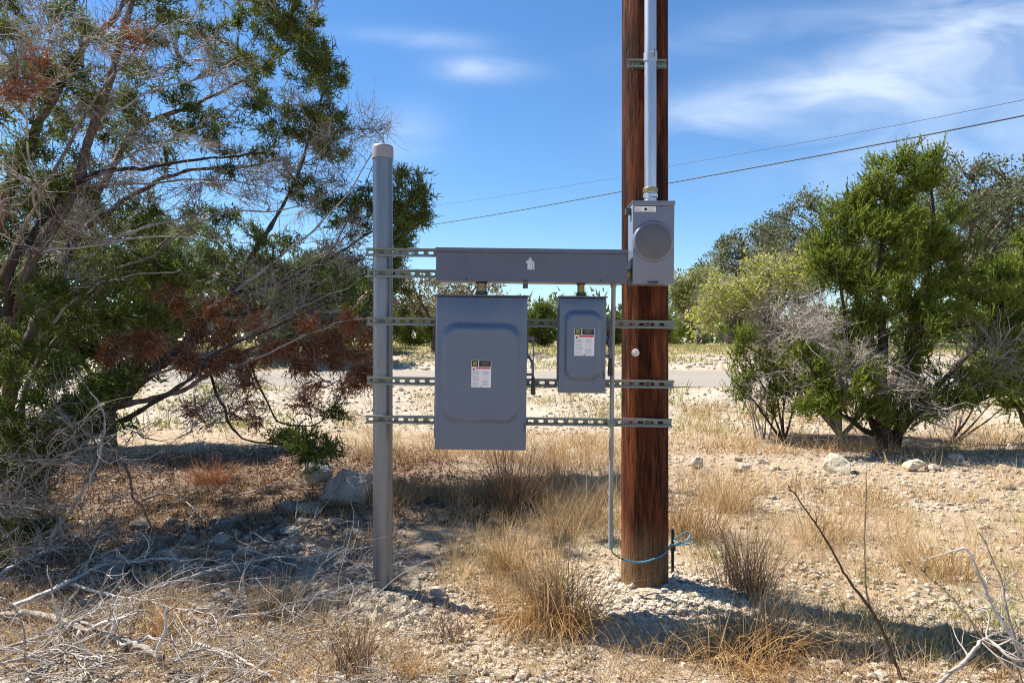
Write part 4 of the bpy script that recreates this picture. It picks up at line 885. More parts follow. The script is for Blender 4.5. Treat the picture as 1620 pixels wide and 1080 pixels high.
T = Tree(204, .10); base = P(1330, 690, 9.4); base[2] = float(terr(base[0], base[1])) - 0.05
for e in ((1130, 470), (1160, 440), (1195, 425), (1230, 415), (1265, 420), (1100, 505), (1290, 440), (1140, 530), (1190, 500), (1240, 480), (1340, 430), (1580, 430), (1540, 520)):
    m_ = P(base[0] / 9.4 * FPX + 810 + (e[0] - 1330) * 0.45, 690 - (690 - e[1]) * 0.62, 9.4 + R.uniform(-.5, .5)); T.limb([base, m_, P(e[0], e[1], 9.4 + R.uniform(-.7, .7))], R.uniform(.018, .034), 0.005, 7, 16, .014, True)
T.grow(np.concatenate([T.blob(*q_) for q_ in ((1150, 470, 9.5, 50, 40, .6, 70), (1210, 450, 9.5, 60, 40, .6, 80), (1120, 500, 9.5, 28, 30, .4, 30), (1265, 440, 9.5, 45, 35, .5, 50), (1570, 450, 9.4, 50, 50, .5, 36))]), 'buds', 4, 1.0, 0.009, wood=T.dead)
T.grow(np.concatenate([T.blob(*q_) for q_ in ((1210, 520, 9.2, 90, 50, .6, 80), (1260, 580, 8.7, 80, 60, .4, 70), (1310, 520, 8.6, 60, 60, .4, 50), (1340, 600, 8.0, 60, 50, .3, 30))]), 'bare', 4, 1.0, 0.009, wood=T.dead)
T.twiglets('bare', 4, 0.36, 0.005, lev2=2); T.twiglets('buds', 2, 0.25, 0.004, lev2=2)
finish(T, 'deciduous_shrub', base, 'half bare grey twigged shrub leafing out yellow green', None, T.foliage('buds', 26, 0.16, 0.045, 0.028, up=0.2), M_BUD, M_TWIG, cat='shrub')

T = Tree(205); base = P(1240, 690, 8.75); base[2] = float(terr(base[0], base[1])) - 0.05
for e in ((1180, 560), (1210, 530), (1250, 520), (1285, 550), (1160, 600)): T.limb([base, P((e[0] + 1240) / 2, (e[1] + 690) / 2 - 5, 8.75), P(e[0], e[1], 8.7)], 0.018, 0.006, 6, 14, .01)
T.grow(np.concatenate([T.blob(*q_) for q_ in ((1190, 560, 8.8, 34, 40, .35, 34), (1235, 585, 8.8, 50, 50, .4, 46), (1180, 620, 8.8, 22, 30, .3, 16), (1290, 600, 8.8, 40, 50, .4, 26), (1250, 640, 8.7, 50, 26, .3, 16))]), 'live', 4, .8, 0.009)
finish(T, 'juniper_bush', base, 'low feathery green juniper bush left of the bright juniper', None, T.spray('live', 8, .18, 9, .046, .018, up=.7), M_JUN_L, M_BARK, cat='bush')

T = Tree(206); base = P(1207, 697, 9.0); base[2] = float(terr(base[0], base[1])) - 0.03
for k in range(11): a = R.uniform(-1, 1); T.limb([base + np.array((a * .1, R.uniform(-.1, .1), 0)), P(1207 + a * 28, 650, 9.0 + R.uniform(-.1, .1)), P(1207 + a * 62, R.uniform(555, 620), 9.0 + R.uniform(-.3, .3))], 0.010, 0.003, 5, 10, .012, True)
T.grow(np.concatenate([T.blob(1205, 600, 8.9, 55, 45, .35, 50)]), 'bare', 3, .6, 0.005, wood=T.dead); T.twiglets('bare', 3, 0.2, 0.0035, lev2=2)
finish(T, 'bare_shrub', base, 'leafless shrub of thin upright grey stems', None, None, None, M_TWIG, cat='shrub')

T = Tree(207); base = P(1500, 700, 8.6); base[2] = float(terr(base[0], base[1])) - 0.03
for e in ((1570, 600), (1590, 640), (1540, 620), (1610, 600), (1520, 640)): T.limb([base, P((e[0] + 1500) / 2, (e[1] + 700) / 2 + 4, 8.6), P(e[0], e[1], 8.7)], 0.018, 0.005, 6, 12, .012)
T.grow(T.blob(1570, 610, 8.6, 50, 30, .3, 40), 'live', 3, .7, 0.008)
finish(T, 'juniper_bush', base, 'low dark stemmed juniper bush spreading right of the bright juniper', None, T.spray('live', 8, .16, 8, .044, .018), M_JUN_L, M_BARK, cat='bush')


# ---- middle and far trees, built whole from a base, a top and a width
def far_tree(seed, px, base_py, d, w_px, top_py, name, label, group, mat, lean=0.0, trunk_r=0.2, crown_lo=0.35, n=170, leaf=0.14, per=34, spread=0.4, bark=None, dense=1.0, limbs=7, cat='tree', flat_=1.0, shape='oak'):
    T = Tree(seed); rg = T.rng; X = (px - 810) / FPX * d; Yd = d; z0 = float(terr(X, Yd)) - 0.1; zt = CAM_Z + (540 - top_py) / FPX * d; H = zt - z0; Wd = w_px / FPX * d / 2
    b0 = np.array((X, Yd, z0)); zc = z0 + H * crown_lo
    fork = b0 + np.array((lean * Wd, 0, H * crown_lo * 0.75))
    T.limb([b0, b0 + np.array((lean * Wd * .35, 0, H * crown_lo * .35)), fork], trunk_r, trunk_r * 0.7, 9, 12, trunk_r * .08)
    cc = np.array((X + lean * Wd * .6, Yd, (zc + zt) / 2)); rad = np.array((Wd, Wd * 0.8 * flat_, (zt - zc) / 2 * 1.02))
    for k in range(limbs):
        a = 2 * np.pi * (k + rg.random() * .6) / limbs; up = rg.uniform(-.15, .75); e = cc + rad * 0.72 * unit(np.array((np.cos(a), np.sin(a), up))); m_ = (fork * .5 + e * .5) + np.array((0, 0, (e[2] - fork[2]) * -.12))
        T.limb([fork - (0, 0, .02 * H), m_, e], trunk_r * rg.uniform(.35, .55), trunk_r * .08, 6, 12, trunk_r * .18)
    v = unit(rg.normal(size=(n * 3, 3))) * (rg.random((n * 3, 1)) ** 0.33)
    ns = fnoise(v[:, 0] * 2.2 + seed, v[:, 2] * 2.2 + v[:, 1] * 1.7, seed % 13, 2)
    if shape == 'cone': v[:, :2] *= (0.25 + 0.75 * np.clip((1 - v[:, 2:3]) / 1.5, 0, 1)); 
    v = v[ns > -0.12][:n]; v = v * (1 + 0.16 * fnoise(v[:, 0:1] * 3 + seed, v[:, 2:3] * 3, 4, 2))
    T.grow(cc + v * rad, 'live', 4, 3.0, trunk_r * .16, K=5, curl=.12)
    return finish(T, name, b0, label, group, T.foliage('live', per, spread, leaf, leaf * (0.55 if shape == 'oak' else 0.3), up=0.2), mat, bark or M_OAKBARK, cat=cat)


G = 'oaks across the road'
far_tree(301, 690, 556, 24, 230, 425, 'oak_tree', 'leaning sparse oak across the road, between post and big box', G, M_OAK_B, lean=0.0, trunk_r=0.17, crown_lo=.45, n=200, leaf=0.11, per=22, spread=.45, limbs=9)
far_tree(302, 1440, 552, 30, 470, 262, 'oak_tree', 'tallest grey green live oak rising behind the bright juniper', G, M_OAK, trunk_r=.38, crown_lo=.3, n=620, leaf=.115, per=70, spread=.55, limbs=11)
far_tree(303, 1215, 549, 40, 220, 358, 'oak_tree', 'round grey green live oak left of the tallest oak', G, M_OAK, trunk_r=.36, crown_lo=.3, n=380, leaf=.14, per=56, spread=.65, limbs=9)
far_tree(304, 1110, 548, 34, 120, 422, 'oak_tree', 'light green live oak with dark trunk just right of the pole', G, M_OAK_Y, trunk_r=.24, crown_lo=.34, n=240, leaf=.12, per=44, spread=.5, lean=-.2)
far_tree(305, 1150, 547, 36, 90, 440, 'oak_tree', 'smaller light green oak with slanting trunk beside its darker neighbour', G, M_OAK_Y, trunk_r=.22, crown_lo=.36, n=180, leaf=.12, per=42, spread=.5, lean=.25)
far_tree(306, 1600, 552, 34, 330, 300, 'oak_tree', 'broad live oak at the far right skyline', G, M_OAK, trunk_r=.36, crown_lo=.28, n=380, leaf=.125, per=60, spread=.6)
G = 'junipers across the road'
for k, (px, d, w, top, mat, lab) in enumerate(((655, 30, 80, 482, M_JUN, 'dark juniper clump behind the sparse oak\'s trunk'), (720, 31, 90, 490, M_JUN, 'juniper clump mostly hidden by the big switch box'), (795, 30, 80, 488, M_JUN, 'juniper clump hidden behind the big box\'s right half'),
                                                (857, 29, 56, 476, M_JUN, 'dark juniper seen in the gap between the two switch boxes'), (918, 33, 62, 458, M_JUN, 'juniper whose tip shows above the small switch box'), (968, 30, 50, 500, M_JUN, 'juniper between the small switch box and the pole'),
                                                (1030, 34, 70, 490, M_JUN, 'juniper hidden behind the wooden pole'), (1075, 44, 80, 500, M_JUN_L, 'low green juniper beneath the light green oak right of the pole'), (1185, 42, 110, 505, M_JUN_L, 'low green juniper beneath the slanting oak'), (560, 27, 150, 470, M_JUN, 'juniper across the road left of the steel post'))):
    far_tree(320 + k, px, 553, d, w, top, 'juniper_tree', lab, G, mat, trunk_r=.1, crown_lo=.02, n=190, leaf=.085, per=84, spread=.3, shape='cone' if k in (4, 5) else 'bush', bark=M_BARK, limbs=6)
G = 'junipers behind the big juniper'
for k, (px, by, d, w, top, lab) in enumerate(((175, 640, 8.4, 300, 330, 'pale sunlit juniper directly behind the big juniper\'s stems'), (470, 610, 21.5, 240, 400, 'juniper standing beyond the road behind the big juniper\'s right side'), (-60, 640, 8.2, 330, 310, 'sunlit juniper behind the big juniper\'s main trunk'), (340, 565, 23.5, 300, 338, 'tall pale juniper across the road behind the big juniper\'s middle'), (520, 560, 25, 150, 400, 'pale juniper across the road just left of the steel post'))):
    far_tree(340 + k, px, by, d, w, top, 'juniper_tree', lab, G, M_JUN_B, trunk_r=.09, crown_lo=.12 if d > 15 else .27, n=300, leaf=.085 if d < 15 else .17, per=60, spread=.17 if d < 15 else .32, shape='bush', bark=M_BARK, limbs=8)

# ---- far-off wood along the skyline, one mass
wd = MB(); rg = np.random.default_rng(77); n = 1500; X = rg.uniform(-95, 110, n); Yd = rg.uniform(62, 95, n); hh = 2.2 + 2.6 * (0.5 + 0.5 * fnoise(X * .12, Yd * .05, 71, 3)) + rg.random(n)
pp = np.stack((X, Yd, 1.1 + hh * rg.random(n) ** .7), -1); leaves(wd, pp, np.tile((0, 0, 1.), (n, 1)), 26, 1.1, .6, .34, rg, up=.2)
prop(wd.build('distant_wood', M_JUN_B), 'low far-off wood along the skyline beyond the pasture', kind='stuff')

# ------------------------------------------------------------------ rocks


def rock_mesh(seed, sub=3, flatness=0.7, rough=0.22, facet=0.5):
    rg = np.random.default_rng(seed); bm = bmesh.new(); bmesh.ops.create_icosphere(bm, subdivisions=sub, radius=1)
    v = np.array([x.co for x in bm.verts]); f = np.array([[q_.index for q_ in x.verts] for x in bm.faces]); bm.free()
    for _ in range(14):                                                  # chop flats off it
        n_ = unit(rg.normal(size=3)); h = rg.uniform(0.42, 0.82); dd = v @ n_; v = v - np.outer(np.maximum(0, dd - h) * 0.92, n_)
    v = v * (1 + rough * fnoise(v[:, 0] * 2.1 + seed, v[:, 1] * 2.1 + v[:, 2] * 1.3, seed % 17, 3) + ((0.13 if sub > 4 else .06) * fnoise(v[:, 0] * 5 + seed, v[:, 1] * 5 + v[:, 2] * 12, seed % 11, 4) if sub > 3 else 0))[:, None] * 1.25
    return v * np.array((1, rg.uniform(.65, .95), flatness * rg.uniform(.75, 1.1))), f


def rock(px, py, w_px, h_rel, mat, label, seed, group='large loose rocks', cat='rock', rot=0.0, sub=4):
    d = 4.0
    for _ in range(30):
        X = (px - 810) / FPX * d; d = 0.5 * d + 0.5 * (CAM_Z - float(terr(X, d))) * FPX / (py - 540)
    X = (px - 810) / FPX * d; s = w_px / FPX * d / 2; v, f = rock_mesh(seed, sub, h_rel)
    c, sn = math.cos(rot), math.sin(rot); v = v @ np.array(((c, sn, 0), (-sn, c, 0), (0, 0, 1)))
    mbx = MB(); mbx.add(v * s, f, R.random()); o = mbx.build('rock', mat, None, smooth=False); o.data.set_sharp_from_angle(angle=math.radians(28)); o.data.polygons.foreach_set('use_smooth', [True] * len(o.data.polygons))
    o.location = (X, d + s * .5, float(terr(X, d + s * .5)) + v[:, 2].max() * s * .58); prop(o, label, cat, group); return o


rock(540, 806, 84, 1.15, M_ROCK_G, 'biggest grey lichened boulder in the shade left of the post', 11, rot=.3, sub=5)
rock(503, 766, 50, .8, M_ROCK_G, 'weathered grey rock ledge just behind the biggest boulder', 12)
rock(457, 815, 40, .75, M_ROCK_G, 'pale grey rock left of the biggest boulder', 13)
rock(492, 814, 42, .6, M_ROCK, 'tan rock touching the front of the biggest boulder', 14)
rock(600, 992, 32, 1.05, M_ROCK_Y, 'upright tan rock leaning in front of the post foot', 15)
rock(572, 972, 46, .6, M_ROCK_Y, 'flat tan rock just left of the post foot', 16)
rock(693, 948, 30, .85, M_ROCK, 'pale rock between the post foot and the orange grass', 17)
rock(1333, 750, 40, 1.1, M_ROCK_Y, 'round pale yellow rock before the bright juniper', 18)
rock(1178, 746, 32, .5, M_ROCK, 'flat whitish rock left of the round yellow rock', 19)
rock(1447, 746, 36, .5, M_ROCK_Y, 'orange tinted low rock right of the round yellow rock', 20)
rock(1478, 745, 26, .6, M_ROCK, 'white rock beside the orange tinted low rock', 21)
rock(1516, 728, 20, .6, M_ROCK_Y, 'small orange rock at the edge of the juniper shade', 22)
rock(1105, 742, 22, .8, M_ROCK, 'blocky pale rock just right of the wooden pole', 23)
rock(1332, 767, 30, .4, M_ROCK, 'flat pale slab in front of the round yellow rock', 24)
rock(1328, 1062, 30, .6, M_ROCK, 'pale rock at the bottom edge below the pole shadow', 25)
rock(178, 912, 52, .7, M_ROCK_G, 'grey angular rock behind the fallen branches at far left', 26)
rock(345, 872, 40, .8, M_ROCK_G, 'bluish grey block in the rubble behind the fallen branches', 27)
rock(382, 878, 34, .6, M_ROCK_G, 'grey rock at the middle of the shaded rubble strip', 28)
rock(298, 865, 26, 1.0, M_ROCK_G, 'pointed dark rock at the left of the shaded rubble strip', 29)
rock(262, 890, 46, .6, M_ROCK_G, 'long low grey rock in the shaded rubble strip', 30)
rock(270, 925, 40, .6, M_ROCK_G, 'grey rock partly under the long pale fallen branch', 31)
rock(455, 848, 34, .4, M_ROCK_G, 'flat bluish slab lying below the pale grey rock', 32)
rock(1069, 915, 16, .8, M_ROCK_Y, 'small tan stone against the pole foot', 33)
for k, (px, py, w) in enumerate(((617, 955, 18), (640, 957, 18), (655, 962, 20), (632, 975, 22), (618, 1000, 24), (668, 975, 16), (645, 985, 16), (605, 945, 12), (690, 975, 14), (628, 945, 12))):
    rock(px, py, w, .8, M_ROCK_Y if k % 3 else M_ROCK, 'fist sized tan stone in the heap at the post foot', 50 + k, 'stones heaped at the post foot', 'stone', sub=3)
# medium stones, each an object, sharing eight meshes
stone_me = []
for k in range(10):
    v, f = rock_mesh(70 + k, 2, .7); mbx = MB(); mbx.add(v, f, R.random()); me = mbx.mesh('stone', (M_ROCK, M_ROCK_G, M_ROCK_Y)[k % 3] if k < 9 else M_ROCK, False); stone_me.append(me)


def inv(px, py):
    d = np.full(len(px), 4.0)
    for _ in range(25):
        X = (px - 810) / FPX * d; d = 0.5 * d + 0.5 * np.clip((CAM_Z - terr(X, d)) * FPX / np.maximum(py - 540, 4), 0, 40)
    return (px - 810) / FPX * d, d


def stones(n, cx, cy, sx, sy, s0, s1, kinds, label, group):
    px = cx + (R.random(n) * 2 - 1) * sx; py = cy + (R.random(n) * 2 - 1) * sy; X, Yd = inv(px, py); Z = terr(X, Yd)
    for k in range(n):
        o = bpy.data.objects.new('stone', stone_me[int(R.choice(kinds))]); COL.objects.link(o); s = s0 * (s1 / s0) ** (R.random() ** 1.6)
        o.location = (X[k], Yd[k], Z[k] + s * .22); o.scale = (s, s, s * R.uniform(.7, 1)); o.rotation_euler = (R.uniform(-.3, .3), R.uniform(-.3, .3), R.uniform(0, 6.28)); prop(o, label, 'stone', group)


stones(120, 400, 868, 190, 50, .028, .095, (1, 4, 7, 1, 4, 0, 3), 'grey limestone stone in the shaded rubble strip left of the post', 'stones of the shaded rubble strip')
stones(40, 690, 905, 90, 60, .015, .045, (0, 3, 6, 9, 2), 'small pale stone on open ground right of the post foot', 'stones right of the post')
stones(45, 1000, 925, 100, 50, .012, .032, (0, 3, 6, 9, 2, 5), 'cream stone of the gravel mound round the pole', 'stones of the pole mound')
stones(85, 1350, 758, 270, 32, .022, .085, (0, 3, 6, 9, 2, 5, 8), 'scattered pale stone on the open ground near the junipers', 'stones before the junipers')
stones(34, 660, 1035, 200, 40, .014, .04, (0, 3, 6, 9), 'pale stone on bare caliche at the bottom of the picture', 'stones at the bottom edge')

# gravel: too many to count
mbx = MB()
ico = [rock_mesh(90 + k, 1, .75, .25) for k in range(6)]
def gravel(n, xs_, ys_, s0, s1, tone=0.0):
    Z = terr(xs_, ys_); n = len(xs_)
    for k in range(6):
        v, f = ico[k]; m_ = np.arange(n) % 6 == k; c = m_.sum(); s = s0 * (s1 / s0) ** (R.random(c) ** 2.0); a = R.random(c) * 6.28
        ca, sa = np.cos(a)[:, None], np.sin(a)[:, None]; V = np.stack((v[None, :, 0] * ca - v[None, :, 1] * sa, v[None, :, 0] * sa + v[None, :, 1] * ca, np.broadcast_to(v[None, :, 2], (c, len(v)))), -1) * s[:, None, None]
        V = V + np.stack((xs_[m_], ys_[m_], Z[m_] + s * .25), -1)[:, None]
        F = (f[None] + (np.arange(c) * len(v))[:, None, None]).reshape(-1, 3); mbx.add(V.reshape(-1, 3), F, np.repeat(R.random(c) + tone, len(v)))
n = 5200; a_ = R.random(n) * 6.28; r_ = np.abs(R.normal(size=n)) * .34 + .1; gravel(n, POLE_X + .0 + np.cos(a_) * r_ * 1.3, POLE_Y - .17 + np.sin(a_) * r_, .0035, .02, .6)
prop(mbx.build('mound_gravel', M_ROCK_Y, None, smooth=False), 'cream gravel mounded round the foot of the pole', kind='stuff'); mbx = MB()
n = 20000; X, Yd = inv(R.uniform(-60, 1680, n), 640 + 450 * R.random(n) ** .6); m_ = (Yd < 10) & (fnoise(X * 1.1, Yd * 1.1, 41, 3) > .1 - .5 * R.random(n)); gravel(0, X[m_], Yd[m_], .0035, .032)
n = 3600; X, Yd = inv(R.uniform(120, 640, n), R.uniform(820, 1000, n)); gravel(0, X, Yd, .006, .034)
n = 2600; X, Yd = inv(R.uniform(560, 940, n), R.uniform(900, 1085, n)); gravel(0, X, Yd, .005, .026)
n = 900; X = R.uniform(-8, 12, n); Yd = 12.6 + np.abs(R.normal(size=n)) * .22; gravel(0, X, Yd, .008, .03, .5)
n = 500; X = R.uniform(-9, 15, n); Yd = 19.35 - np.abs(R.normal(size=n)) * .25; gravel(0, X, Yd, .01, .04, .5)
n = 4500; X, Yd = inv(R.uniform(1050, 1680, n), R.uniform(700, 810, n)); gravel(0, X, Yd, .006, .034, .2)
n = 4600; X = R.uniform(-7.5, 10, n); Yd = R.uniform(9.4, 12.5, n); gravel(0, X, Yd, .010, .05, .5)
n = 2200; X = R.uniform(-9, 16, n); Yd = R.uniform(19.6, 22.8, n); gravel(0, X, Yd, .02, .10, .4)
prop(mbx.build('gravel', M_GRAVEL, None, smooth=False), 'loose limestone gravel scattered over the ground', kind='stuff')

# ------------------------------------------------------------------ grass


def blades(mb, pos, h, lean, curl, w, tone, rng=R, K=4):
    """ribbon blades: pos (N,3), height h, horizontal lean direction (N,2), curl bends the tip over"""
    N = len(pos); u = np.linspace(0, 1, K)[None, :]; h = np.asarray(h)[:, None]; curl = np.asarray(curl)[:, None]
    ln = np.linalg.norm(lean, axis=1, keepdims=True); dirh = lean / np.maximum(ln, 1e-6)
    ang = ln * 0.9 + curl * u * 1.5; ca = np.cos(ang); sa = np.sin(ang); st = h / (K - 1)
    zc = np.cumsum(np.concatenate((np.zeros((N, 1)), ca[:, :-1] * st), 1), 1); hc = np.cumsum(np.concatenate((np.zeros((N, 1)), sa[:, :-1] * st), 1), 1)
    c = np.stack((pos[:, None, 0] + hc * dirh[:, None, 0], pos[:, None, 1] + hc * dirh[:, None, 1], pos[:, None, 2] + zc), -1)
    an = rng.random(N) * np.pi; sd = np.stack((np.cos(an), np.sin(an), np.zeros(N)), -1)[:, None] * (np.asarray(w)[:, None] * (1 - 0.85 * u ** 1.5))[..., None] * .5
    v = np.stack((c - sd, c + sd), 2).reshape(N, K * 2, 3); i = (np.arange(N) * K * 2)[:, None] + (np.arange(K - 1) * 2)[None]
    f = np.stack((i, i + 1, i + 3, i + 2), -1).reshape(-1, 4); mb.add(v.reshape(-1, 3), f, np.repeat(tone, K * 2))


def tufts(mb, X, Yd, per, h, spread, w, tone=None, leanamt=.35, curl=.5, rng=R, hvar=.5):
    n = len(X); idx = np.repeat(np.arange(n), per); N = len(idx); h = np.broadcast_to(np.asarray(h, float), (n,)); spread = np.broadcast_to(np.asarray(spread, float), (n,)); w = np.broadcast_to(np.asarray(w, float), (n,))
    a = rng.random(N) * 6.283; r = np.sqrt(rng.random(N)) * spread[idx]; x = X[idx] + np.cos(a) * r; y = Yd[idx] + np.sin(a) * r
    lean = np.stack((np.cos(a), np.sin(a)), -1) * (rng.random(N) * leanamt * 2)[:, None] + rng.normal(size=(N, 2)) * .15
    t = (np.broadcast_to(tone, (n,))[idx] if tone is not None else rng.random(n)[idx]) * .6 + rng.random(N) * .4
    blades(mb, np.stack((x, y, terr(x, y) - .01), -1), h[idx] * (1 - hvar + 2 * hvar * rng.random(N)), lean, curl * (rng.random(N) * 1.6 - .1), w[idx] * (.6 + .8 * rng.random(N)), t, rng)


def big_tuft(px, py, d_, h, spread, per, mat, label, leanamt=.45, curl=.8, w=.0035, seed=0, hvar=.5):
    rg = np.random.default_rng(900 + seed); X, Yd = inv(np.array([float(px)]), np.array([float(py)]))
    nn = 5; xs_ = X[0] + rg.normal(size=nn) * spread * .6; ys_ = Yd[0] + rg.normal(size=nn) * spread * .5
    mbx = MB(); tufts(mbx, xs_, ys_, per // nn, h, spread * .7, w, rg.random(nn), leanamt, curl, rg, hvar); loc = np.array((X[0], Yd[0], float(terr(X[0], Yd[0])))); mbx.v[:] = [v - loc for v in mbx.v]
    o = mbx.build('grass_tuft', mat); o.location = loc; prop(o, label, 'grass tuft', 'large bunch grass tufts'); return o


big_tuft(885, 1000, 0, .40, .085, 600, M_GRASS_O, 'largest orange bunch grass tuft, left of the pole foot', .5, 1.3, .0036, 1)
big_tuft(815, 985, 0, .24, .13, 300, M_GRASS_O, 'tawny bunch grass spreading left of the largest orange tuft', .5, .8, .003, 2)
big_tuft(805, 905, 0, .27, .11, 300, M_GRASS_O, 'upright orange grass clump below the big box\'s right corner', .35, .6, .003, 3)
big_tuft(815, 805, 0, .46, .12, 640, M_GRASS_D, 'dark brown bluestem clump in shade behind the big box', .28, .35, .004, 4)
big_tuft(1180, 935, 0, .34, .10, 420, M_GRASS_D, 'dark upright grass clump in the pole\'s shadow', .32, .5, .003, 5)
big_tuft(1150, 1030, 0, .26, .14, 430, M_GRASS_O, 'curly pale bunch grass at the bottom right of the pole', .6, 1.5, .0034, 6)
big_tuft(1225, 1035, 0, .25, .13, 380, M_GRASS_O, 'curly tan bunch grass right of its twin below the pole', .6, 1.4, .0034, 7)
big_tuft(330, 765, 0, .24, .13, 420, M_DEAD, 'round rusty red grass clump under the big juniper', .6, .9, .004, 8)
big_tuft(440, 975, 0, .20, .08, 180, M_GRASS_O, 'orange grass tuft among the pale twigs left of the post', .35, .5, .003, 9)
big_tuft(255, 1010, 0, .22, .06, 90, M_GRASS_O, 'thin rusty orange grass stalks among the fallen branches', .2, .3, .003, 10)
big_tuft(555, 1060, 0, .20, .06, 160, M_GRASS_D, 'small brown grass tuft at the bottom edge left of the post', .3, .5, .0028, 11)
big_tuft(645, 1065, 0, .12, .05, 120, M_GRASS_O, 'short straw tuft at the bottom edge below the post', .4, .6, .0026, 12)
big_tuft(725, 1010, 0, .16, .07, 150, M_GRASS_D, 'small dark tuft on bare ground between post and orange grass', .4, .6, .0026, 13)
big_tuft(1090, 850, 0, .36, .14, 420, M_GRASS, 'pale straw clump behind the coiled blue wire', .3, .5, .003, 14)
big_tuft(1290, 860, 0, .28, .16, 360, M_GRASS, 'straw tuft in the open behind the forked dark stem', .35, .5, .003, 15)
big_tuft(1480, 905, 0, .26, .18, 460, M_GRASS, 'wide straw tuft behind the pale twigs at the right', .4, .6, .003, 16)
big_tuft(1130, 800, 0, .30, .2, 420, M_GRASS, 'golden grass patch right of the pole behind the straw clump', .35, .5, .0034, 17)

grass = MB()
def field(n, px0, px1, py0, py1, per, h, spread, w, thr=-.2, seed=50, tone=None, leanamt=.4, curl=.6, maxd=11.5, f=.9):
    X, Yd = inv(R.uniform(px0, px1, n), py0 + (py1 - py0) * R.random(n)); m_ = (fnoise(X * f, Yd * f, seed, 3) > thr) & (Yd < maxd) & (((X - POLE_X) / .5) ** 2 + ((Yd - POLE_Y + .2) / .42) ** 2 > 1)
    X, Yd = X[m_], Yd[m_]
    if len(X): tufts(grass, X, Yd, per, h * (.6 + .8 * R.random(len(X))), spread, w, tone, leanamt, curl)
field(260, 860, 1000, 690, 860, 15, .21, .08, .0032, -.5)            # straw behind the thin conduit
field(420, 1060, 1420, 770, 900, 12, .16, .10, .003, -.1)          # straw field right of the pole
field(520, 1060, 1680, 800, 1040, 13, .13, .07, .0028, -.2, seed=57)
field(160, 1060, 1680, 780, 1060, 16, .09, .05, .003, -.2, seed=58, tone=1.55)
field(60, 700, 1000, 820, 960, 14, .10, .05, .003, -.4, seed=59, tone=1.55)
field(280, 700, 900, 780, 960, 12, .15, .06, .0028, -.1)
field(800, 560, 1680, 690, 800, 16, .14, .09, .004, -.05)
field(700, -60, 1680, 900, 1085, 13, .11, .05, .0026, .0)
field(420, -60, 640, 820, 1085, 12, .10, .06, .0024, -.1)
field(900, -60, 640, 690, 900, 14, .10, .08, .0036, -.1, tone=.15)
field(420, 560, 900, 720, 800, 18, .18, .08, .0034, -.2, tone=.12)
field(900, 540, 1700, 615, 720, 14, .14, .13, .007, .02, seed=54)
field(500, 1080, 1680, 640, 720, 14, .18, .12, .006, -.1, seed=55)
field(1900, 1040, 1700, 730, 1085, 8, .085, .09, .0021, -.35, seed=63, leanamt=.7, curl=.9)
field(900, 560, 1060, 780, 1085, 8, .08, .08, .0021, -.2, seed=64, leanamt=.7, curl=.9)
field(800, -60, 600, 700, 1085, 8, .08, .08, .0022, -.2, seed=65, leanamt=.7, curl=.9, tone=.2)
field(300, 1040, 1700, 740, 1060, 9, .07, .05, .0026, -.1, seed=66, tone=1.55)
prop(grass.build('dry_grass', M_GRASS), 'thin dry straw coloured grass growing all over the ground', kind='stuff')
grass = MB(); n = 900; X = R.uniform(-14, 16, n); Yd = R.uniform(9.6, 12.4, n); m_ = fnoise(X * 1.3, Yd * 1.3, 61, 2) > .12; tufts(grass, X[m_], Yd[m_], 18, .16, .16, .012, R.random(m_.sum()), .5, .5)
n = 1100; X = R.uniform(-12, 18, n); Yd = R.uniform(19.7, 24, n); m_ = fnoise(X * .8, Yd * .8, 62, 2) > .05; tufts(grass, X[m_], Yd[m_], 14, .16, .25, .02, R.random(m_.sum()), .5, .5)
n = 3400; X = R.uniform(-14, 26, n); Yd = R.uniform(23, 34, n); tufts(grass, X, Yd, 7, .14, .35, .03, R.random(n), .5, .5)
prop(grass.build('verge_grass', M_FIELD), 'short yellow green grass along both road verges', kind='stuff')

# juniper litter: needles and bits of twig on the ground
lit = MB(); n = 4200; X, Yd = inv(R.uniform(-80, 700, n), R.uniform(690, 1085, n)); p0 = np.stack((X, Yd, terr(X, Yd) + .006 + .02 * R.random(n)), -1); a = R.random(n) * 6.28
c = curves(p0, np.stack((np.cos(a), np.sin(a), R.normal(size=n) * .15), -1), R.uniform(.04, .2, n), 4, .25, (0, 0, 0)); c[:, :, 2] = np.maximum(c[:, :, 2], terr(c[:, :, 0], c[:, :, 1]) + .003)
tubes(lit, c, (R.uniform(.0008, .0024, n))[:, None] * np.linspace(1, .5, 4)[None], 3, rnd=R.random(n)); n = 240; X, Yd = inv(R.uniform(-80, 600, n), R.uniform(880, 1100, n)); p0 = np.stack((X, Yd, terr(X, Yd) + .01 + .07 * R.random(n)), -1); a = R.random(n) * 6.28
c = curves(p0, np.stack((np.cos(a), np.sin(a) * .6, R.normal(size=n) * .2), -1), R.uniform(.15, .6, n), 9, .28, (0, 0, -.01)); c[:, :, 2] = np.maximum(c[:, :, 2], terr(c[:, :, 0], c[:, :, 1]) + .004)
tubes(lit, c, (R.uniform(.0012, .0034, n))[:, None] * np.linspace(1, .4, 9)[None], 4, rnd=.5 + .5 * R.random(n))
prop(lit.build('twig_litter', M_TWIG), 'small grey twig litter strewn under the big juniper', kind='stuff')

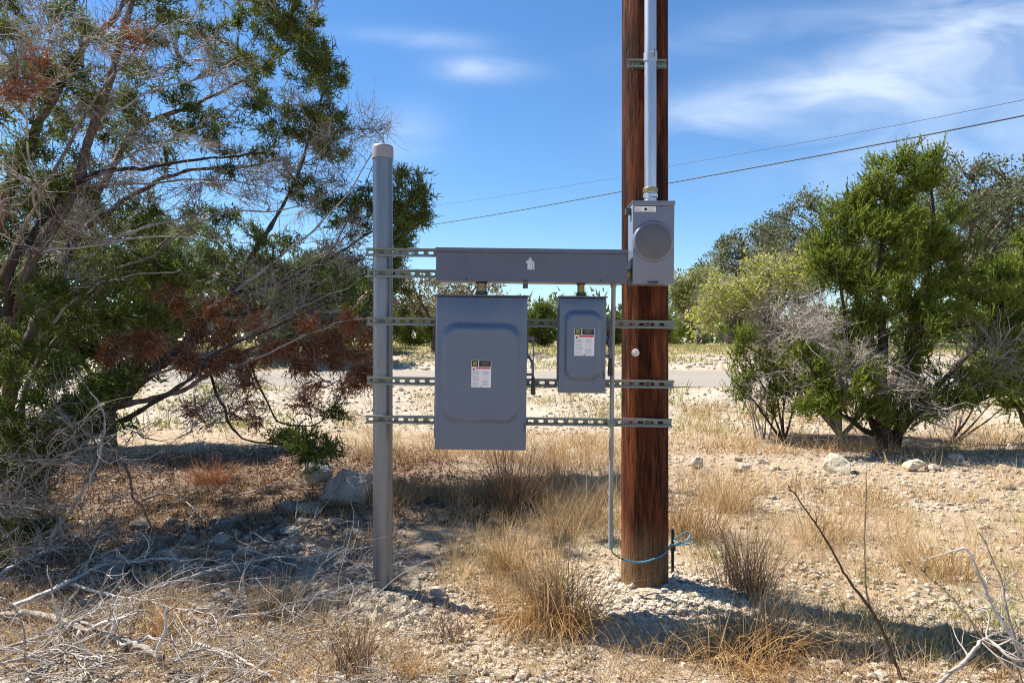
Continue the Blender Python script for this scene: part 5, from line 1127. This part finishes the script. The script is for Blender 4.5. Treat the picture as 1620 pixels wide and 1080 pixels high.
st = MB(); n = 5200; X, Yd = inv(R.uniform(-60, 1700, n), 680 + 410 * R.random(n) ** .8); p0 = np.stack((X, Yd, terr(X, Yd) + .008 + .015 * R.random(n)), -1); a = R.random(n) * 6.28
c = curves(p0, np.stack((np.cos(a), np.sin(a), R.normal(size=n) * .12), -1), R.uniform(.03, .16, n), 4, .2, (0, 0, 0)); c[:, :, 2] = np.maximum(c[:, :, 2], terr(c[:, :, 0], c[:, :, 1]) + .004)
tubes(st, c, (R.uniform(.0007, .0016, n))[:, None] * np.linspace(1, .5, 4)[None], 3, rnd=R.random(n) * .9); prop(st.build('straw_litter', M_GRASS), 'broken straw lying flat over the ground', kind='stuff')
fl = MB(); n = 16000; X = R.uniform(-5.2, .6, n); Yd = R.uniform(3.0, 8.6, n); m_ = litter_at(X, Yd) > .25 + .5 * R.random(n); X, Yd = X[m_], Yd[m_]; n = len(X)
leaves(fl, np.stack((X, Yd, terr(X, Yd) + .008), -1), np.tile((0, 0, .01), (n, 1)), 4, .035, .035, .010, R, up=0.0, along=.1); fl.v[-1][:, 2] = np.maximum(fl.v[-1][:, 2], terr(fl.v[-1][:, 0], fl.v[-1][:, 1]) + .004)
prop(fl.build('needle_litter', M_LITTER), 'brown juniper needle litter under the big juniper', kind='stuff')

# ------------------------------------------------------------------ fallen branches


def fallen(pts, r0, r1, label, mat=None, side=16, slen=.3, seed=0, lift=.03, name='fallen_branch', group='fallen bleached branches', lev=3, cat='branch', up=.12):
    rg = np.random.default_rng(1200 + seed); px = np.array([p[0] for p in pts], float); py = np.array([p[1] for p in pts], float)
    if len(pts[0]) == 3: q_ = np.array([P(*p) for p in pts])
    else: X, Yd = inv(px, py); q_ = np.stack((X, Yd, terr(X, Yd) + lift), -1)
    k = len(pts) * 6; p = spline(q_, k); p[1:-1] += rg.normal(size=(k - 2, 3)) * r0 * .22; mb1 = MB(); mb2 = MB(); loc = p[0].copy()
    tubes(mb1, p, np.linspace(r0, r1, k) * (1 + .1 * rg.normal(size=k)), 9, rnd=rg.random(), rough=.5, rng=rg)
    if side:
        q0, t, _ = sample_on(p[None], side, rg, .15, 1); d0 = unit(t * .8 + rg.normal(size=t.shape) * np.array((.6, .6, .35)) + np.array((0, 0, up))); c = curves(q0, d0, slen * (.4 + rg.random(side)), 8, .38, (0, 0, -.04), rg)
        tubes(mb2, c, np.maximum(r1, r0 * .38) * np.linspace(1, .3, 8)[None] * np.ones((side, 1)), 5, rnd=rg.random(side), rng=rg)
        m_ = side * lev; q0, t, _ = sample_on(c, m_, rg, .2, 1); c2 = curves(q0, unit(t + rg.normal(size=t.shape) * .6), slen * .5 * (.3 + rg.random(m_)), 6, .38, (0, 0, 0), rg); c2[:, :, 2] = np.maximum(c2[:, :, 2], terr(c2[:, :, 0], c2[:, :, 1]) + .004)
        tubes(mb2, c2, max(.0012, r1 * .5) * np.linspace(1, .45, 6)[None] * np.ones((m_, 1)), 4, rnd=rg.random(m_), rng=rg)
    o = empty(name, loc); prop(o, label, cat, group); mat = mat or M_DRIFT
    for b_, nm in ((mb1, 'limb'), (mb2, 'twigs')):
        if b_.v:
            b_.v[:] = [v - loc for v in b_.v]; x = b_.build(nm, mat, o)
            if nm == 'twigs': x['kind'] = 'stuff'
    return o


fallen([(-40, 985), (0, 990), (50, 987), (100, 1000), (133, 1013), (180, 1025), (213, 1037), (257, 1060)], .017, .011, 'thickest pale fallen limb lying across the bottom left corner', seed=1, side=14, lift=.05)
fallen([(20, 985), (97, 950), (160, 917), (207, 910), (253, 905), (293, 907)], .011, .006, 'pale fallen branch with broken right end below the grey rubble', seed=2, side=16, lift=.08)
fallen([(240, 958), (293, 940), (333, 925), (387, 912), (440, 903), (480, 903), (540, 893), (600, 880)], .011, .003, 'long straight pale branch pointing right to the post', seed=3, side=18, lift=.08)
fallen([(113, 943), (147, 953), (187, 963), (233, 970), (290, 985)], .009, .004, 'short fallen branch slanting down between the longer ones', seed=4, side=14, lift=.06)
fallen([(-30, 950), (0, 937), (50, 907), (110, 890)], .009, .004, 'fallen branch rising at the left edge', seed=5, side=14, lift=.1)
fallen([(310, 1035), (366, 1053), (400, 1073), (430, 1090)], .007, .003, 'fallen twig curving out at the bottom edge', seed=6, side=12, lift=.05)
fallen([(270, 1075), (300, 1055), (340, 1052), (385, 1075)], .007, .003, 'arched white twig at the bottom edge', seed=7, side=10, lift=.06)
fallen([(360, 1000), (383, 993), (430, 988), (467, 980), (520, 960), (560, 940)], .006, .002, 'twiggy white branch spreading towards the post foot', seed=8, side=26, slen=.34, lift=.06)
fallen([(430, 1000), (470, 985), (530, 935), (575, 925), (615, 905)], .005, .002, 'fine white twig spray touching the post foot', seed=9, side=24, slen=.28, lift=.09)
fallen([(0, 1050), (60, 1030), (130, 1000), (190, 975), (250, 1010)], .006, .003, 'thin grey fallen branch crossing the thickest limb', seed=10, side=20, lift=.06)
fallen([(-20, 1075), (40, 1060), (110, 1052), (170, 1075)], .007, .004, 'fallen branch in the very bottom left corner', seed=11, side=14, lift=.05)
fallen([(400, 850), (430, 868), (470, 852), (500, 830)], .006, .002, 'bent grey twig lying on the shaded rubble', seed=12, side=8, lift=.04)
fallen([(225, 800), (260, 790), (290, 800), (320, 830)], .009, .004, 'curled grey branch on the brown litter under the big juniper', seed=13, side=10, lift=.05)
fallen([(380, 790), (440, 775), (560, 770)], .007, .003, 'grey twig on the litter behind the boulder', seed=14, side=10, lift=.04)
# near stems at the right
G = 'standing stems at the lower right'
fallen([(1432, 1090, 2.62), (1407, 1020, 2.62), (1380, 967, 2.62), (1343, 917, 2.62), (1307, 853, 2.62), (1280, 813, 2.62), (1247, 767, 2.62)], .0065, .002, 'dark forked stem leaning left at the lower right', M_STEM, 7, .06, 21, name='dead_stem', group=G, lev=1, cat='stem')
fallen([(1380, 967, 2.62), (1370, 933, 2.63), (1368, 853, 2.64), (1370, 777, 2.65), (1371, 745, 2.65)], .0042, .0012, 'straight thin dark stem standing up from the forked stem', M_STEM, 4, .04, 22, name='dead_stem', group=G, lev=1, cat='stem')
fallen([(1610, 1075, 2.5), (1567, 1023, 2.6), (1513, 953, 2.7), (1457, 900, 2.8)], .006, .002, 'dark stem leaning left near the right bottom corner', M_STEM, 5, .05, 23, name='dead_stem', group=G, lev=1, cat='stem')
fallen([(1650, 1085, 2.3), (1620, 1033, 2.32), (1580, 977, 2.35), (1557, 927, 2.38), (1530, 870, 2.4), (1512, 872, 2.42)], .008, .003, 'white bleached branch with hooked tip at the right bottom corner', M_DRIFT, 9, .14, 24, name='dead_stem', group=G, lev=2, cat='branch')
fallen([(1615, 1050, 2.5), (1593, 967, 2.5), (1580, 907, 2.52), (1550, 843, 2.55)], .0055, .0018, 'thin grey upright twig behind the hooked white branch', M_TWIG, 8, .12, 25, name='dead_stem', group=G, lev=2, cat='branch')
fallen([(1480, 1085, 2.5), (1530, 1040, 2.55), (1560, 1010, 2.6), (1600, 1040, 2.5), (1650, 1045, 2.5)], .008, .004, 'grey branch arching along the right bottom corner', M_TWIG, 10, .16, 26, name='dead_stem', group=G, lev=2, cat='branch')
